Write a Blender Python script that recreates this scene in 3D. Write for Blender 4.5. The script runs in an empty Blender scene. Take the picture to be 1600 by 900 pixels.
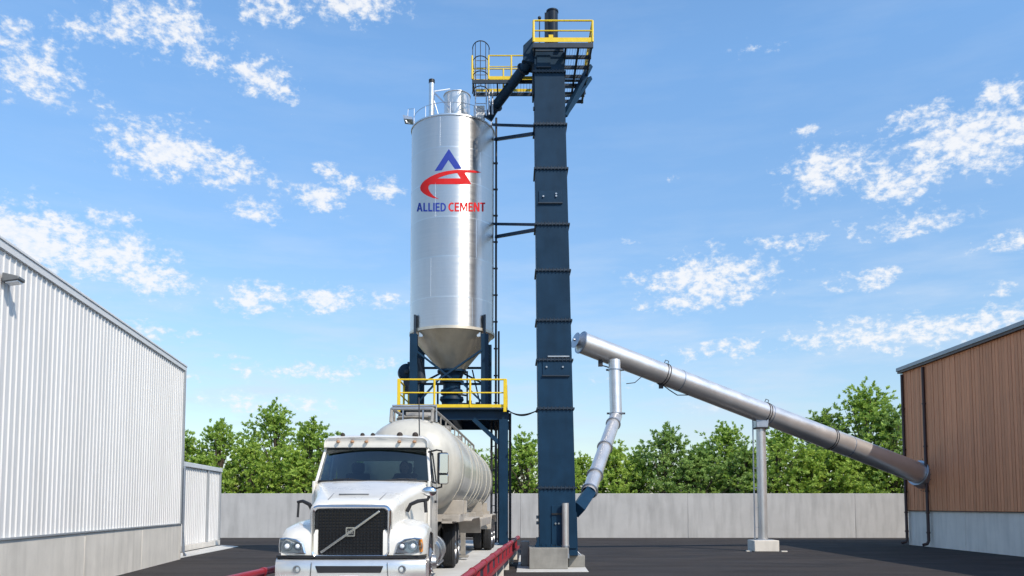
import bpy, bmesh, math, random
from mathutils import Vector, Matrix
from mathutils.geometry import tessellate_polygon
sin, cos, pi, R = math.sin, math.cos, math.pi, math.radians
random.seed(7)
S = bpy.context.scene
COL = S.collection

# ------------------------------------------------------------------ camera
F, PITCH, EYE, PY0 = 1300.0, R(4.0), 2.3, 699.0
cd = bpy.data.cameras.new('camera'); cam = bpy.data.objects.new('camera', cd); COL.objects.link(cam)
cd.sensor_width = 36; cd.lens = F / 1600 * 36; cd.shift_y = (PY0 - 450) / 1600
cd.clip_end = 20000; cd.clip_start = 0.1
cam.location = (0, 0, EYE); cam.rotation_euler = (pi/2 + PITCH, 0, 0)
S.camera = cam
def W(px, py, Y):
    "point of the place at distance Y that the photograph shows at (px, py)"
    a = (px - 800) / F; b = (PY0 - py) / F
    t = Y / (cos(PITCH) - b * sin(PITCH))
    return Vector((a * t, Y, EYE + t * (sin(PITCH) + b * cos(PITCH))))

# ------------------------------------------------------------------ light
SUN_EL, SUN_AZ = R(45), R(-48)          # azimuth counted from +X, negative = towards the viewer
tosun = Vector((cos(SUN_EL)*cos(SUN_AZ), cos(SUN_EL)*sin(SUN_AZ), sin(SUN_EL)))
ld = bpy.data.lights.new('sun', 'SUN'); ld.energy = 4.3; ld.angle = R(0.55); ld.color = (1, .90, .77)
sun = bpy.data.objects.new('sun', ld); COL.objects.link(sun)
sun.rotation_euler = tosun.to_track_quat('Z', 'Y').to_euler()
w = bpy.data.worlds.new('World'); S.world = w; w.use_nodes = True
nt = w.node_tree; N = nt.nodes; L = nt.links
N.clear()
out = N.new('ShaderNodeOutputWorld'); bg = N.new('ShaderNodeBackground'); bg.inputs[1].default_value = 0.12
L.new(bg.outputs[0], out.inputs[0])
sky = N.new('ShaderNodeTexSky'); sky.sky_type = 'NISHITA'; sky.sun_disc = False
sky.sun_elevation = SUN_EL; sky.sun_rotation = pi/2 - SUN_AZ
sky.air_density = 1.0; sky.dust_density = 0.6; sky.ozone_density = 1.6; sky.altitude = 0
def nd(tree, typ, op=None, ins=(), **kw):
    n = tree.nodes.new(typ)
    if op: n.operation = op
    for k, v in kw.items(): setattr(n, k, v)
    for i, v in enumerate(ins):
        if v is None: continue
        if isinstance(v, bpy.types.NodeSocket): tree.links.new(v, n.inputs[i])
        else: n.inputs[i].default_value = v
    return n
M_ = lambda op, *a: nd(nt, 'ShaderNodeMath', op, a).outputs[0]
tc = N.new('ShaderNodeTexCoord'); sep = nd(nt, 'ShaderNodeSeparateXYZ', None, (tc.outputs['Generated'],))
azn = M_('ARCTAN2', sep.outputs[0], sep.outputs[1]); eln = M_('ARCSINE', sep.outputs[2])
ae = nd(nt, 'ShaderNodeCombineXYZ', None, (azn, eln, 0.0)).outputs[0]
# clouds: soft blots in the sky, broken up by fractal noise
CL = [(60,115,75,48,1),(15,60,45,36,.9),(120,45,60,26,.7),(240,35,120,46,1),(330,92,60,40,.8),(405,118,62,34,1),(450,148,36,24,.9),(420,12,70,28,1.0),(540,8,110,30,1.0),
 (160,160,32,24,.7),(110,168,26,18,.6),(255,235,95,50,1.1),(340,262,80,34,1.05),(430,285,36,22,.7),(400,328,50,26,1.0),(500,312,50,28,1.0),(515,270,38,20,.95),(598,298,40,28,1.0),(545,290,40,20,.9),
 (50,372,110,58,1.2),(165,405,95,50,1.15),(250,438,62,32,1.1),(160,338,58,24,.9),(400,468,85,30,1.05),(505,468,70,28,1),(590,468,60,20,1.0),(255,518,74,22,.8),
 (470,582,120,20,.85),(590,566,80,18,.75),(420,628,190,20,.8),(300,590,70,14,.7),(350,555,50,10,.6),(280,478,30,12,.7),
 (1110,435,130,48,1.1),(1060,475,90,22,.9),(1300,268,92,46,1.05),(1420,280,90,40,1.0),(1440,190,60,36,.9),(1520,222,120,52,1.15),(1570,145,46,28,.9),(1260,207,26,14,.8),(1420,352,90,24,1),(1230,378,80,18,.85),(1330,352,46,18,.7),
 (1585,378,60,22,.9),(1350,440,80,26,.85),(1400,520,185,34,1.05),(1560,498,90,26,1),(1130,545,105,22,.9),(1580,450,50,16,.7),(1190,76,70,20,.45),(985,376,30,14,.5),(1050,280,30,10,.5),
 (950,600,130,22,.5),(1080,640,120,24,.5),(1010,570,100,16,.4)]
acc = None
for (x, y, rx, ry, s) in CL:
    d = (W(x, y, 100) - Vector((0, 0, EYE))).normalized()
    a0, e0 = math.atan2(d.x, d.y), math.asin(d.z)
    v1 = nd(nt, 'ShaderNodeVectorMath', 'SUBTRACT', (ae, (a0, e0, 0))).outputs[0]
    v2 = nd(nt, 'ShaderNodeVectorMath', 'MULTIPLY', (v1, (F/rx*.98, F/ry*1.0, 0))).outputs[0]
    ln = nd(nt, 'ShaderNodeVectorMath', 'DOT_PRODUCT', (v2, v2)).outputs['Value']
    g = M_('MULTIPLY', M_('POWER', 2.718, M_('MULTIPLY', ln, -1.0)), s)
    acc = g if acc is None else M_('MAXIMUM', acc, g)
# the same sort of clouds goes on outside the frame
lo = nd(nt, 'ShaderNodeTexNoise', None, (tc.outputs['Generated'],)); lo.inputs['Scale'].default_value = 3.2; lo.inputs['Detail'].default_value = 2
oth = M_('MULTIPLY', M_('SUBTRACT', lo.outputs['Fac'], .5), 4.0)
outside = nd(nt, 'ShaderNodeMapRange', None, (M_('MAXIMUM', M_('MULTIPLY', M_('ABSOLUTE', azn), .95), eln), .58, .72, 0.0, 1.0)).outputs[0]
acc = M_('MAXIMUM', acc, M_('MULTIPLY', M_('MINIMUM', oth, 1.0), outside))
mp = nd(nt, 'ShaderNodeVectorMath', 'MULTIPLY', (ae, (1.0, 1.5, 1))).outputs[0]
n1 = nd(nt, 'ShaderNodeTexNoise', None, (mp,)); n1.inputs['Scale'].default_value = 27; n1.inputs['Detail'].default_value = 9; n1.inputs['Roughness'].default_value = .70; n1.inputs['Distortion'].default_value = .25
n2 = nd(nt, 'ShaderNodeTexNoise', None, (mp,)); n2.inputs['Scale'].default_value = 85; n2.inputs['Detail'].default_value = 8; n2.inputs['Roughness'].default_value = .6
nz = M_('ADD', M_('MULTIPLY', M_('SUBTRACT', n1.outputs['Fac'], .5), 2.9), M_('MULTIPLY', M_('SUBTRACT', n2.outputs['Fac'], .5), 2.0))
den = M_('SUBTRACT', M_('ADD', M_('MULTIPLY', acc, 1.35), nz), .60)
cm = nd(nt, 'ShaderNodeMapRange', None, (den, 0.0, .95, 0.0, .93)); cm.interpolation_type = 'SMOOTHSTEP'
gate = nd(nt, 'ShaderNodeMapRange', None, (acc, .1, .42, 0.0, 1.0)).outputs[0]
fac = M_('MULTIPLY', M_('MULTIPLY', cm.outputs[0], gate), nd(nt, 'ShaderNodeMapRange', None, (n2.outputs['Fac'], .34, .56, .66, 1.0)).outputs[0])
stv = nd(nt, 'ShaderNodeVectorMath', 'MULTIPLY', (ae, (1.0, 5.0, 1))).outputs[0]
n4 = nd(nt, 'ShaderNodeTexNoise', None, (stv,)); n4.inputs['Scale'].default_value = 5.5; n4.inputs['Detail'].default_value = 8; n4.inputs['Roughness'].default_value = .58
hz = nd(nt, 'ShaderNodeMapRange', None, (n4.outputs['Fac'], .45, .70, 0.0, .72)).outputs[0]
hz = M_('MULTIPLY', hz, nd(nt, 'ShaderNodeMapRange', None, (eln, .12, .34, 1.0, 0.12)).outputs[0])
fac = M_('MAXIMUM', fac, hz)
fac = M_('MULTIPLY', fac, nd(nt, 'ShaderNodeMapRange', None, (eln, 0.0, .06, 0.0, 1.0)).outputs[0])
cc = nd(nt, 'ShaderNodeMix', data_type='RGBA'); cc.inputs[6].default_value = (5.6, 6.6, 7.9, 1); cc.inputs[7].default_value = (8.1, 8.15, 8.3, 1); L.new(cm.outputs[0], cc.inputs[0])
tint = nd(nt, 'ShaderNodeMix', data_type='RGBA', blend_type='MULTIPLY'); tint.inputs[0].default_value = 1; L.new(sky.outputs[0], tint.inputs[6])
tg = nd(nt, 'ShaderNodeMix', data_type='RGBA'); L.new(nd(nt, 'ShaderNodeMapRange', None, (eln, .08, .5, 0.0, 1.0)).outputs[0], tg.inputs[0])
tg.inputs[6].default_value = (1.24, 1.26, 1.28, 1); tg.inputs[7].default_value = (1.56, 1.98, 2.16, 1); L.new(tg.outputs[2], tint.inputs[7])
mx = nd(nt, 'ShaderNodeMix', data_type='RGBA'); L.new(fac, mx.inputs[0]); L.new(tint.outputs[2], mx.inputs[6]); L.new(cc.outputs[2], mx.inputs[7])
L.new(mx.outputs[2], bg.inputs[0])
S.view_settings.view_transform = 'Standard'; S.view_settings.look = 'None'; S.view_settings.exposure = 0.0; S.view_settings.gamma = 1
S.render.engine = 'CYCLES'

# ------------------------------------------------------------------ materials
MAT = {}
def mat(name, c, rough=.6, metal=0, var=.12, scale=4, bump=.0, bscale=40, rand=0, streak=0, c2=None, coat=0, spec=None, stretch=(1,1,1), aniso=0):
    m = bpy.data.materials.new(name); m.use_nodes = True; t = m.node_tree; b = t.nodes['Principled BSDF']
    tcn = t.nodes.new('ShaderNodeTexCoord'); src = tcn.outputs['Object']
    if rand:
        oi = t.nodes.new('ShaderNodeObjectInfo')
        off = nd(t, 'ShaderNodeVectorMath', 'SCALE', (None,)); cx = nd(t, 'ShaderNodeCombineXYZ', None, (oi.outputs['Random'], oi.outputs['Random'], oi.outputs['Random']))
        t.links.new(cx.outputs[0], off.inputs[0]); off.inputs['Scale'].default_value = 37
        src = nd(t, 'ShaderNodeVectorMath', 'ADD', (src, off.outputs[0])).outputs[0]
    sv = nd(t, 'ShaderNodeVectorMath', 'MULTIPLY', (src, stretch)).outputs[0]
    n = nd(t, 'ShaderNodeTexNoise', None, (sv,)); n.inputs['Scale'].default_value = scale; n.inputs['Detail'].default_value = 7; n.inputs['Roughness'].default_value = .62
    val = n.outputs['Fac']
    mr = nd(t, 'ShaderNodeMapRange', None, (val, .3, .7, 0.0, 1.0)).outputs[0]
    mixn = nd(t, 'ShaderNodeMix', data_type='RGBA'); t.links.new(mr, mixn.inputs[0])
    d = c2 or tuple(x * (1 - var) for x in c); e = c if c2 else tuple(min(1, x * (1 + var * .6)) for x in c)
    mixn.inputs[6].default_value = (*d, 1); mixn.inputs[7].default_value = (*e, 1)
    col = mixn.outputs[2]
    if streak:
        s2 = nd(t, 'ShaderNodeVectorMath', 'MULTIPLY', (src, (1.9, 1.9, .30))).outputs[0]
        n3 = nd(t, 'ShaderNodeTexNoise', None, (s2,)); n3.inputs['Scale'].default_value = 1.3; n3.inputs['Detail'].default_value = 5
        f = nd(t, 'ShaderNodeMapRange', None, (n3.outputs['Fac'], .44, .72, 1.0, 1 - streak)).outputs[0]
        mm = nd(t, 'ShaderNodeVectorMath', 'SCALE', (col,)); t.links.new(f, mm.inputs['Scale']); col = mm.outputs[0]
    if rand:
        f = nd(t, 'ShaderNodeMapRange', None, (oi.outputs['Random'], 0.0, 1.0, 1 - rand, 1 + rand * .5)).outputs[0]
        mm = nd(t, 'ShaderNodeVectorMath', 'SCALE', (col,)); t.links.new(f, mm.inputs['Scale']); col = mm.outputs[0]
    t.links.new(col, b.inputs['Base Color'])
    rr = nd(t, 'ShaderNodeMapRange', None, (val, .3, .7, max(.02, rough * .82), min(1, rough * 1.15))).outputs[0]
    t.links.new(rr, b.inputs['Roughness']); b.inputs['Metallic'].default_value = metal
    if coat: b.inputs['Coat Weight'].default_value = coat; b.inputs['Coat Roughness'].default_value = .08
    if spec is not None: b.inputs['Specular IOR Level'].default_value = spec
    if aniso: b.inputs['Anisotropic'].default_value = aniso
    if bump:
        nb = nd(t, 'ShaderNodeTexNoise', None, (sv,)); nb.inputs['Scale'].default_value = bscale; nb.inputs['Detail'].default_value = 4
        bp = t.nodes.new('ShaderNodeBump'); bp.inputs['Strength'].default_value = bump; bp.inputs['Distance'].default_value = .02
        t.links.new(nb.outputs['Fac'], bp.inputs['Height']); t.links.new(bp.outputs[0], b.inputs['Normal'])
    MAT[name] = m; return m
mat('concrete_wall', (.47,.46,.445), .9, 0, .10, .7, .25, 30, rand=.05, streak=.2)
mat('concrete_base', (.74,.69,.61), .9, 0, .10, .9, .25, 30, rand=.05, streak=.16)
mat('concrete_plinth', (.27,.26,.235), .9, 0, .22, 2.5, .4, 40, streak=.2)
mat('concrete_deck', (.54,.53,.50), .9, 0, .14, 1.2, .3, 40)
mat('white_cladding', (.71,.705,.695), .45, 0, .05, .5, 0, rand=.035, streak=.05)
mat('concrete_pale', (.88,.80,.71), .9, 0, .08, .7, .25, 30, rand=.04, streak=.15)
mat('white_trim', (.66,.68,.70), .45, 0, .05, 1)
mat('grey_trim', (.36,.38,.40), .5, .2, .08, 1)
mat('wood', (.93,.40,.20), .75, 0, .1, 3, .3, 30, rand=.14, c2=(.70,.28,.135), stretch=(6,6,.35))
mat('navy', (.0055,.033,.072), .5, 0, .22, 1.6, .05, 30, rand=.10, streak=.2, spec=.22)
mat('navy_dark', (.014,.028,.048), .5, 0, .2, 3)
mat('yellow', (.80,.56,.015), .45, 0, .10, 6)
mat('stainless', (.74,.72,.70), .36, 1, .05, 1.6, 0, 8, rand=.05, stretch=(.35,.35,9), streak=.05)
def brushed(name, c, rough, an):
    m = mat(name, c, rough, .92, .06, 1.6, 0, 8, rand=.05, stretch=(.35,.35,9), streak=.05); t = m.node_tree; b = t.nodes['Principled BSDF']
    tg_ = t.nodes.new('ShaderNodeTangent'); tg_.direction_type = 'RADIAL'; tg_.axis = 'Z'; t.links.new(tg_.outputs[0], b.inputs['Tangent'])
    b.inputs['Anisotropic'].default_value = an; b.inputs['Anisotropic Rotation'].default_value = .25
brushed("shell_steel", (.70,.68,.66), .38, .8)
mat('stainless_cone', (.76,.67,.54), .5, .7, .14, 1.2, 0, 8, streak=.15)
mat('tube_steel', (.74,.71,.68), .36, .72, .07, 1.2, 0, 10)
mat('galvanised', (.42,.45,.50), .42, .85, .08, 4)
mat('chrome', (.72,.72,.72), .16, 1, .04, 3)
mat('bumper_chrome', (.70,.68,.65), .25, .7, .08, 2.5)
mat('truck_white', (.73,.70,.635), .30, 0, .07, 1.8, streak=.08, coat=.5)
mat('tank_white', (.56,.53,.455), .42, 0, .16, 1.3, streak=.26, coat=.3)
mat('grimy_grey', (.30,.28,.25), .7, 0, .3, 4, .1, 30)
mat('fender_beige', (.40,.36,.31), .7, 0, .25, 3)
mat('tyre', (.028,.028,.030), .85, 0, .25, 8, .1, 60)
mat('black', (.012,.012,.014), .5, 0, .15, 6)
mat('black_gloss', (.01,.01,.012), .15, 0, .15, 6)
mat('dark_frame', (.03,.03,.035), .7, 0, .2, 6)
mat('alu', (.45,.45,.45), .42, 1, .1, 6)
mat('red', (.30,.022,.035), .42, 0, .18, 3, .05, 30)
mat('brown_pipe', (.055,.024,.020), .45, 0, .15, 4)
mat('amber', (.75,.26,.03), .25, 0, .1, 6)
mat('amber_dim', (.38,.20,.10), .35, 0, .1, 6)
mat('logo_blue', (.022,.05,.34), .85, 0, .02, 4)
mat('logo_red', (.66,.008,.010), .85, 0, .02, 4)
mat('lamp_grey', (.16,.17,.18), .5, .3, .08, 4)
mat('silver', (.5,.52,.54), .3, .6, .05, 4)
mat('lens_white', (.75,.77,.8), .2, 0, .03, 4)
mat('plate', (.55,.50,.52), .5, 0, .1, 12)
mat('interior', (.05,.055,.06), .8, 0, .2, 5)
mat('cloth', (.02,.028,.05), .85, 0, .2, 9)
mat('skin', (.36,.20,.14), .55, 0, .08, 9)
mat('hair', (.03,.02,.015), .7, 0, .2, 20)
mat('bark', (.10,.075,.055), .9, 0, .3, 8, .5, 20)
def asphalt():
    m = mat('asphalt', (.044,.038,.036), .88, 0, .25, .35, .9, 55, c2=(.032,.0275,.026), spec=.25)
    t = m.node_tree; b = t.nodes['Principled BSDF']; src = t.nodes['Texture Coordinate'].outputs['Object']; old = b.inputs['Base Color'].links[0].from_socket
    a1 = nd(t, 'ShaderNodeTexNoise', None, (nd(t, 'ShaderNodeVectorMath', 'MULTIPLY', (src, (.10, .35, 1))).outputs[0],)); a1.inputs['Scale'].default_value = 2.2; a1.inputs['Detail'].default_value = 6; a1.inputs['Roughness'].default_value = .6; a1.inputs['Distortion'].default_value = .6
    a2 = nd(t, 'ShaderNodeTexNoise', None, (src,)); a2.inputs['Scale'].default_value = 90; a2.inputs['Detail'].default_value = 2
    f = nd(t, 'ShaderNodeMapRange', None, (a1.outputs['Fac'], .35, .7, .78, 1.42)).outputs[0]; f2 = nd(t, 'ShaderNodeMapRange', None, (a2.outputs['Fac'], .3, .7, .75, 1.25)).outputs[0]
    v = nd(t, 'ShaderNodeVectorMath', 'SCALE', (old,)); t.links.new(nd(t, 'ShaderNodeMath', 'MULTIPLY', (f, f2)).outputs[0], v.inputs['Scale']); t.links.new(v.outputs[0], b.inputs['Base Color'])
    return m
asphalt()
mat('soil', (.05,.06,.03), .95, 0, .3, .5)
def glassmat(name, tint, gl=.08, rough=.02):
    m = bpy.data.materials.new(name); m.use_nodes = True; t = m.node_tree; t.nodes.clear()
    o = t.nodes.new('ShaderNodeOutputMaterial'); tr = t.nodes.new('ShaderNodeBsdfTransparent'); tr.inputs[0].default_value = (*tint, 1)
    gs = t.nodes.new('ShaderNodeBsdfGlossy'); gs.inputs['Roughness'].default_value = rough; gs.inputs[0].default_value = (.8,.85,.9,1)
    fr = t.nodes.new('ShaderNodeFresnel'); fr.inputs[0].default_value = 1.5
    a = nd(t, 'ShaderNodeMath', 'ADD', (fr.outputs[0], gl)); mxs = nd(t, 'ShaderNodeMixShader', None, (a.outputs[0], tr.outputs[0], gs.outputs[0]))
    t.links.new(mxs.outputs[0], o.inputs[0]); MAT[name] = m
glassmat('glass', (.28,.37,.39), .0); glassmat('lamp_glass', (.85,.88,.9), .06)
def leafmat(name, c, c2):
    m = bpy.data.materials.new(name); m.use_nodes = True; t = m.node_tree; b = t.nodes['Principled BSDF']; o = t.nodes['Material Output']
    g = t.nodes.new('ShaderNodeNewGeometry'); tcn = t.nodes.new('ShaderNodeTexCoord')
    n = nd(t, 'ShaderNodeTexNoise', None, (tcn.outputs['Object'],)); n.inputs['Scale'].default_value = .9; n.inputs['Detail'].default_value = 3
    s = nd(t, 'ShaderNodeMath', 'ADD', (nd(t,'ShaderNodeMath','MULTIPLY',(g.outputs['Random Per Island'], .5)).outputs[0], nd(t, 'ShaderNodeMapRange', None, (n.outputs['Fac'], .3, .7, 0.0, .5)).outputs[0]))
    mi = nd(t, 'ShaderNodeMix', data_type='RGBA'); t.links.new(s.outputs[0], mi.inputs[0]); mi.inputs[6].default_value = (*c2, 1); mi.inputs[7].default_value = (*c, 1)
    t.links.new(mi.outputs[2], b.inputs['Base Color']); b.inputs['Roughness'].default_value = .55; b.inputs['Specular IOR Level'].default_value = .3
    tl = t.nodes.new('ShaderNodeBsdfTranslucent'); t.links.new(mi.outputs[2], tl.inputs[0])
    ms = nd(t, 'ShaderNodeMixShader', None, (.46, b.outputs[0], tl.outputs[0])); t.links.new(ms.outputs[0], o.inputs[0]); MAT[name] = m
leafmat('leaf_bright', (.52,.64,.13), (.29,.43,.075))
leafmat('leaf_mid', (.50,.63,.14), (.25,.40,.07))
leafmat('leaf_deep', (.40,.53,.15), (.20,.33,.08))

# ------------------------------------------------------------------ mesh helpers
def frame(d):
    d = d.normalized(); up = Vector((0,0,1)) if abs(d.z) < .98 else Vector((0,1,0))
    x = d.cross(up).normalized(); y = x.cross(d).normalized(); return x, y, d
class MB:
    def __init__(s): s.v = []; s.f = []
    def add(s, vs, fs):
        o = len(s.v); s.v += [Vector(p) for p in vs]; s.f += [tuple(i + o for i in f) for f in fs]; return s
    def box(s, a, b):
        (x0,y0,z0),(x1,y1,z1) = a, b
        return s.add([(x0,y0,z0),(x1,y0,z0),(x1,y1,z0),(x0,y1,z0),(x0,y0,z1),(x1,y0,z1),(x1,y1,z1),(x0,y1,z1)],
                     [(0,3,2,1),(4,5,6,7),(0,1,5,4),(1,2,6,5),(2,3,7,6),(3,0,4,7)])
    def hexa(s, q):   # eight corners, bottom four then top four
        return s.add(q, [(0,3,2,1),(4,5,6,7),(0,1,5,4),(1,2,6,5),(2,3,7,6),(3,0,4,7)])
    def beam(s, p, q, a, b=None):
        b = b or a; p, q = Vector(p), Vector(q); x, y, d = frame(q - p)
        return s.hexa([p - x*a/2 - y*b/2, p + x*a/2 - y*b/2, p + x*a/2 + y*b/2, p - x*a/2 + y*b/2, q - x*a/2 - y*b/2, q + x*a/2 - y*b/2, q + x*a/2 + y*b/2, q - x*a/2 + y*b/2])
    def tube(s, p, q, r, n=10, r2=None, cap=True):
        return s.path([p, q], [r, r if r2 is None else r2], n, cap)
    def path(s, pts, r, n=8, cap=True):
        pts = [Vector(p) for p in pts]; o = len(s.v); k = len(pts)
        if not isinstance(r, (list, tuple)): r = [r] * k
        x = None
        for i, p in enumerate(pts):
            d = (pts[min(i+1, k-1)] - pts[max(i-1, 0)]).normalized()
            if x is None: x, y, _ = frame(d)
            else:
                x = (x - d * x.dot(d)).normalized(); y = d.cross(x)
            y = d.cross(x)
            for j in range(n):
                a = 2*pi*j/n; s.v.append(p + (x*cos(a) + y*sin(a)) * r[i])
        for i in range(k-1):
            for j in range(n):
                s.f.append((o+i*n+j, o+i*n+(j+1)%n, o+(i+1)*n+(j+1)%n, o+(i+1)*n+j))
        if cap: s.f.append(tuple(o+j for j in reversed(range(n)))); s.f.append(tuple(o+(k-1)*n+j for j in range(n)))
        return s
    def loft(s, secs, cap=True, closed=True):
        o = len(s.v); n = len(secs[0]); k = len(secs)
        for sc in secs: s.v += [Vector(p) for p in sc]
        for i in range(k-1):
            for j in range(n if closed else n-1):
                s.f.append((o+i*n+j, o+i*n+(j+1)%n, o+(i+1)*n+(j+1)%n, o+(i+1)*n+j))
        if cap and closed: s.f.append(tuple(o+j for j in reversed(range(n)))); s.f.append(tuple(o+(k-1)*n+j for j in range(n)))
        return s
    def lathe(s, c, prof, axis=(0,0,1), n=32, a0=0, a1=2*pi, closed=False):
        c = Vector(c); x, y, d = frame(Vector(axis)); full = abs(a1-a0-2*pi) < 1e-6; m = n if full else n+1; o = len(s.v); k = len(prof)
        for (r, h) in prof:
            for j in range(m):
                a = a0 + (a1-a0)*j/n; s.v.append(c + (x*cos(a)+y*sin(a))*r + d*h)
        for i in range(k if closed else k-1):
            i2 = (i+1) % k
            for j in range(n):
                j2 = (j+1) % m; s.f.append((o+i*m+j, o+i*m+j2, o+i2*m+j2, o+i2*m+j))
        return s
    def prism(s, poly, vec):
        poly = [Vector(p) for p in poly]; vec = Vector(vec); n = len(poly); o = len(s.v)
        s.v += poly + [p + vec for p in poly]
        s.f.append(tuple(o+i for i in reversed(range(n)))); s.f.append(tuple(o+n+i for i in range(n)))
        for i in range(n): j = (i+1) % n; s.f.append((o+i, o+j, o+n+j, o+n+i))
        return s
    def ball(s, c, r, n=10, m=6):
        c = Vector(c); r = (r,)*3 if isinstance(r, (int,float)) else r; o = len(s.v)
        for i in range(m+1):
            t = pi*i/m
            for j in range(n): a = 2*pi*j/n; s.v.append(c + Vector((r[0]*sin(t)*cos(a), r[1]*sin(t)*sin(a), r[2]*cos(t))))
        for i in range(m):
            for j in range(n): s.f.append((o+i*n+j, o+(i+1)*n+j, o+(i+1)*n+(j+1)%n, o+i*n+(j+1)%n))
        return s
ORG = {}
def tag(o, label=None, cat=None, group=None, kind=None):
    for k, v in (('label',label),('category',cat),('group',group),('kind',kind)):
        if v: o[k] = v
    return o
def thing(name, loc, label, cat, group=None, rotz=0):
    o = bpy.data.objects.new(name, None); COL.objects.link(o); o.location = loc; o.rotation_euler = (0,0,rotz); o.empty_display_size = .3
    ORG[o.name] = Vector(loc) if rotz == 0 else Vector((0,0,0))
    return tag(o, label, cat, group)
def part(name, mb, m, parent=None, smooth=False, bevel=0, org=None, label=None, seg=2, mods=()):
    """mesh given in place coordinates (or in the thing's own if the thing is turned)"""
    me = bpy.data.meshes.new(name)
    o0 = ORG[parent.name] if parent else (Vector(org) if org else Vector((0,0,0)))
    me.from_pydata([p - o0 for p in mb.v], [], mb.f)
    bm = bmesh.new(); bm.from_mesh(me)
    bmesh.ops.remove_doubles(bm, verts=bm.verts, dist=1e-5)
    bmesh.ops.recalc_face_normals(bm, faces=bm.faces); bm.to_mesh(me); bm.free()
    me.materials.append(MAT[m])
    o = bpy.data.objects.new(name, me); COL.objects.link(o)
    if parent: o.parent = parent; ORG[o.name] = o0
    else: o.location = o0; ORG[o.name] = o0
    if smooth:
        me.polygons.foreach_set('use_smooth', [True]*len(me.polygons))
        try: me.set_sharp_from_angle(angle=R(38 if smooth is True else smooth))
        except Exception: pass
    if bevel:
        b = o.modifiers.new('bevel', 'BEVEL'); b.width = bevel; b.segments = seg; b.limit_method = 'ANGLE'; b.angle_limit = R(35)
        me.polygons.foreach_set('use_smooth', [True]*len(me.polygons))
        try: me.set_sharp_from_angle(angle=R(50))
        except Exception: pass
    if label: o['label'] = label
    return o
def copy(o, loc=None, parent=None, rot=None):
    c = o.copy(); COL.objects.link(c)
    if parent is not None: c.parent = parent
    if loc is not None: c.location = loc
    if rot is not None: c.rotation_euler = rot
    return c
def solo(name, mb, m, label, cat, org, group=None, **kw):
    o = part(name, mb, m, None, org=org, **kw); return tag(o, label, cat, group)

# ------------------------------------------------------------------ ground and setting
g = MB(); g.add([(-3000,-200,0),(3000,-200,0),(3000,5000,0),(-3000,5000,0)], [(0,1,2,3)])
tag(part('asphalt_ground', g, 'asphalt'), kind='structure')
g = MB(); g.add([(-3000,61.0,.02),(3000,61.0,.02),(3000,5000,.02),(-3000,5000,.02)], [(0,1,2,3)])
tag(part('grass_verge', g, 'soil'), kind='structure')
g = MB(); g.prism([(.15,28.9,0),(2.65,29.0,0),(2.75,32.2,0),(2.2,36.5,0),(.35,38.5,0)], (0,0,.03))
tag(part('concrete_pad', g, 'concrete_deck', bevel=.01), kind='structure')

# back wall of precast panels
wy = 59.8; wt = W(800, 771, wy).z
wall = thing('boundary_wall', (0, wy, 0), 'long low pale grey concrete wall at the back of the yard in front of the trees', 'wall')
pm = MB(); pm.box((.005,0,-.1),(11.995,.3,wt)); p0 = part('wall_panel', pm, 'concrete_wall', wall, bevel=.02); 
for v in p0.data.vertices: pass
ORG[p0.name] = ORG[wall.name]
# mesh was shifted by the wall origin: put it back into panel coordinates
for v in p0.data.vertices: v.co += Vector((0, wy, 0))
p0.location = (-35.4, 0, 0)
for i in range(1, 7): copy(p0, (-35.4 + 12*i, 0, 0), wall)
jm = MB(); jm.box((-35.3, wy+.03, -.1), (48.4, wy+.27, wt-.03)); part('joint_filler', jm, 'concrete_plinth', wall)

# ---- white metal warehouse, left
A = Vector((-14.35, 36, 0)); dirw = Vector((.15, -1, 0)).normalized(); nrm = Vector((-dirw.y, dirw.x, 0))  # nrm points to the yard (+X)
if nrm.x < 0: nrm = -nrm
LEN = 28.8; ZB, ZT = 1.55, 8.2
wh = thing('warehouse', A, 'large white corrugated metal warehouse on a concrete base along the left of the yard', 'building')
def wpt(s, o, z): return A + dirw*s + nrm*o + Vector((0,0,z))
def wbox(mb, s0, s1, o0, o1, z0, z1):
    return mb.hexa([wpt(s0,o0,z0), wpt(s1,o0,z0), wpt(s1,o1,z0), wpt(s0,o1,z0), wpt(s0,o0,z1), wpt(s1,o0,z1), wpt(s1,o1,z1), wpt(s0,o1,z1)])
def corr_panel(width, z0, z1, ribs, axis, nn, depth=.045):
    """one ribbed sheet, its own thickness, from the local origin along axis"""
    prof = []; p = width/ribs
    for i in range(ribs):
        x = i*p; prof += [(x,0),(x+p*.80,0),(x+p*.83,depth),(x+p*.93,depth),(x+p*.96,0)]
    prof.append((width,0))
    pts = prof + [(x, o-.006) for x, o in reversed(prof)]
    mb = MB(); n = len(pts)
    for z in (z0, z1): mb.v += [axis*x + nn*o + Vector((0,0,z)) for x, o in pts]
    for i in range(n): j = (i+1) % n; mb.f.append((i, j, n+j, n+i))
    k = len(prof)
    for i in range(k-1): mb.f.append((i, i+1, n-2-i, n-1-i)); mb.f.append((n+i, n+n-1-i, n+n-2-i, n+i+1))
    return mb
pm = corr_panel(.898, ZB, ZT, 3, dirw, nrm, .032); ORG['_z'] = Vector()
me_off = A.copy()
for i in range(len(pm.v)): pm.v[i] += A
p0 = part('wall_sheet', pm, 'white_cladding', wh); p0.location = nrm*.05
for i in range(1, int(LEN/.9)): copy(p0, dirw*(.9*i) + nrm*(.05 + .002*(i % 2)), wh)
b = MB(); wbox(b, 0.01, 5.78, -.3, .10, -.1, ZB-.02); q0 = part('concrete_panel', b, 'concrete_base', wh, bevel=.012)
for i in range(1, 5): copy(q0, dirw*(5.8*i), wh)
b = MB(); wbox(b, 0.03, LEN-.1, -.25, .07, .0, ZB-.05); part('wall_core', b, 'concrete_plinth', wh)
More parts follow.
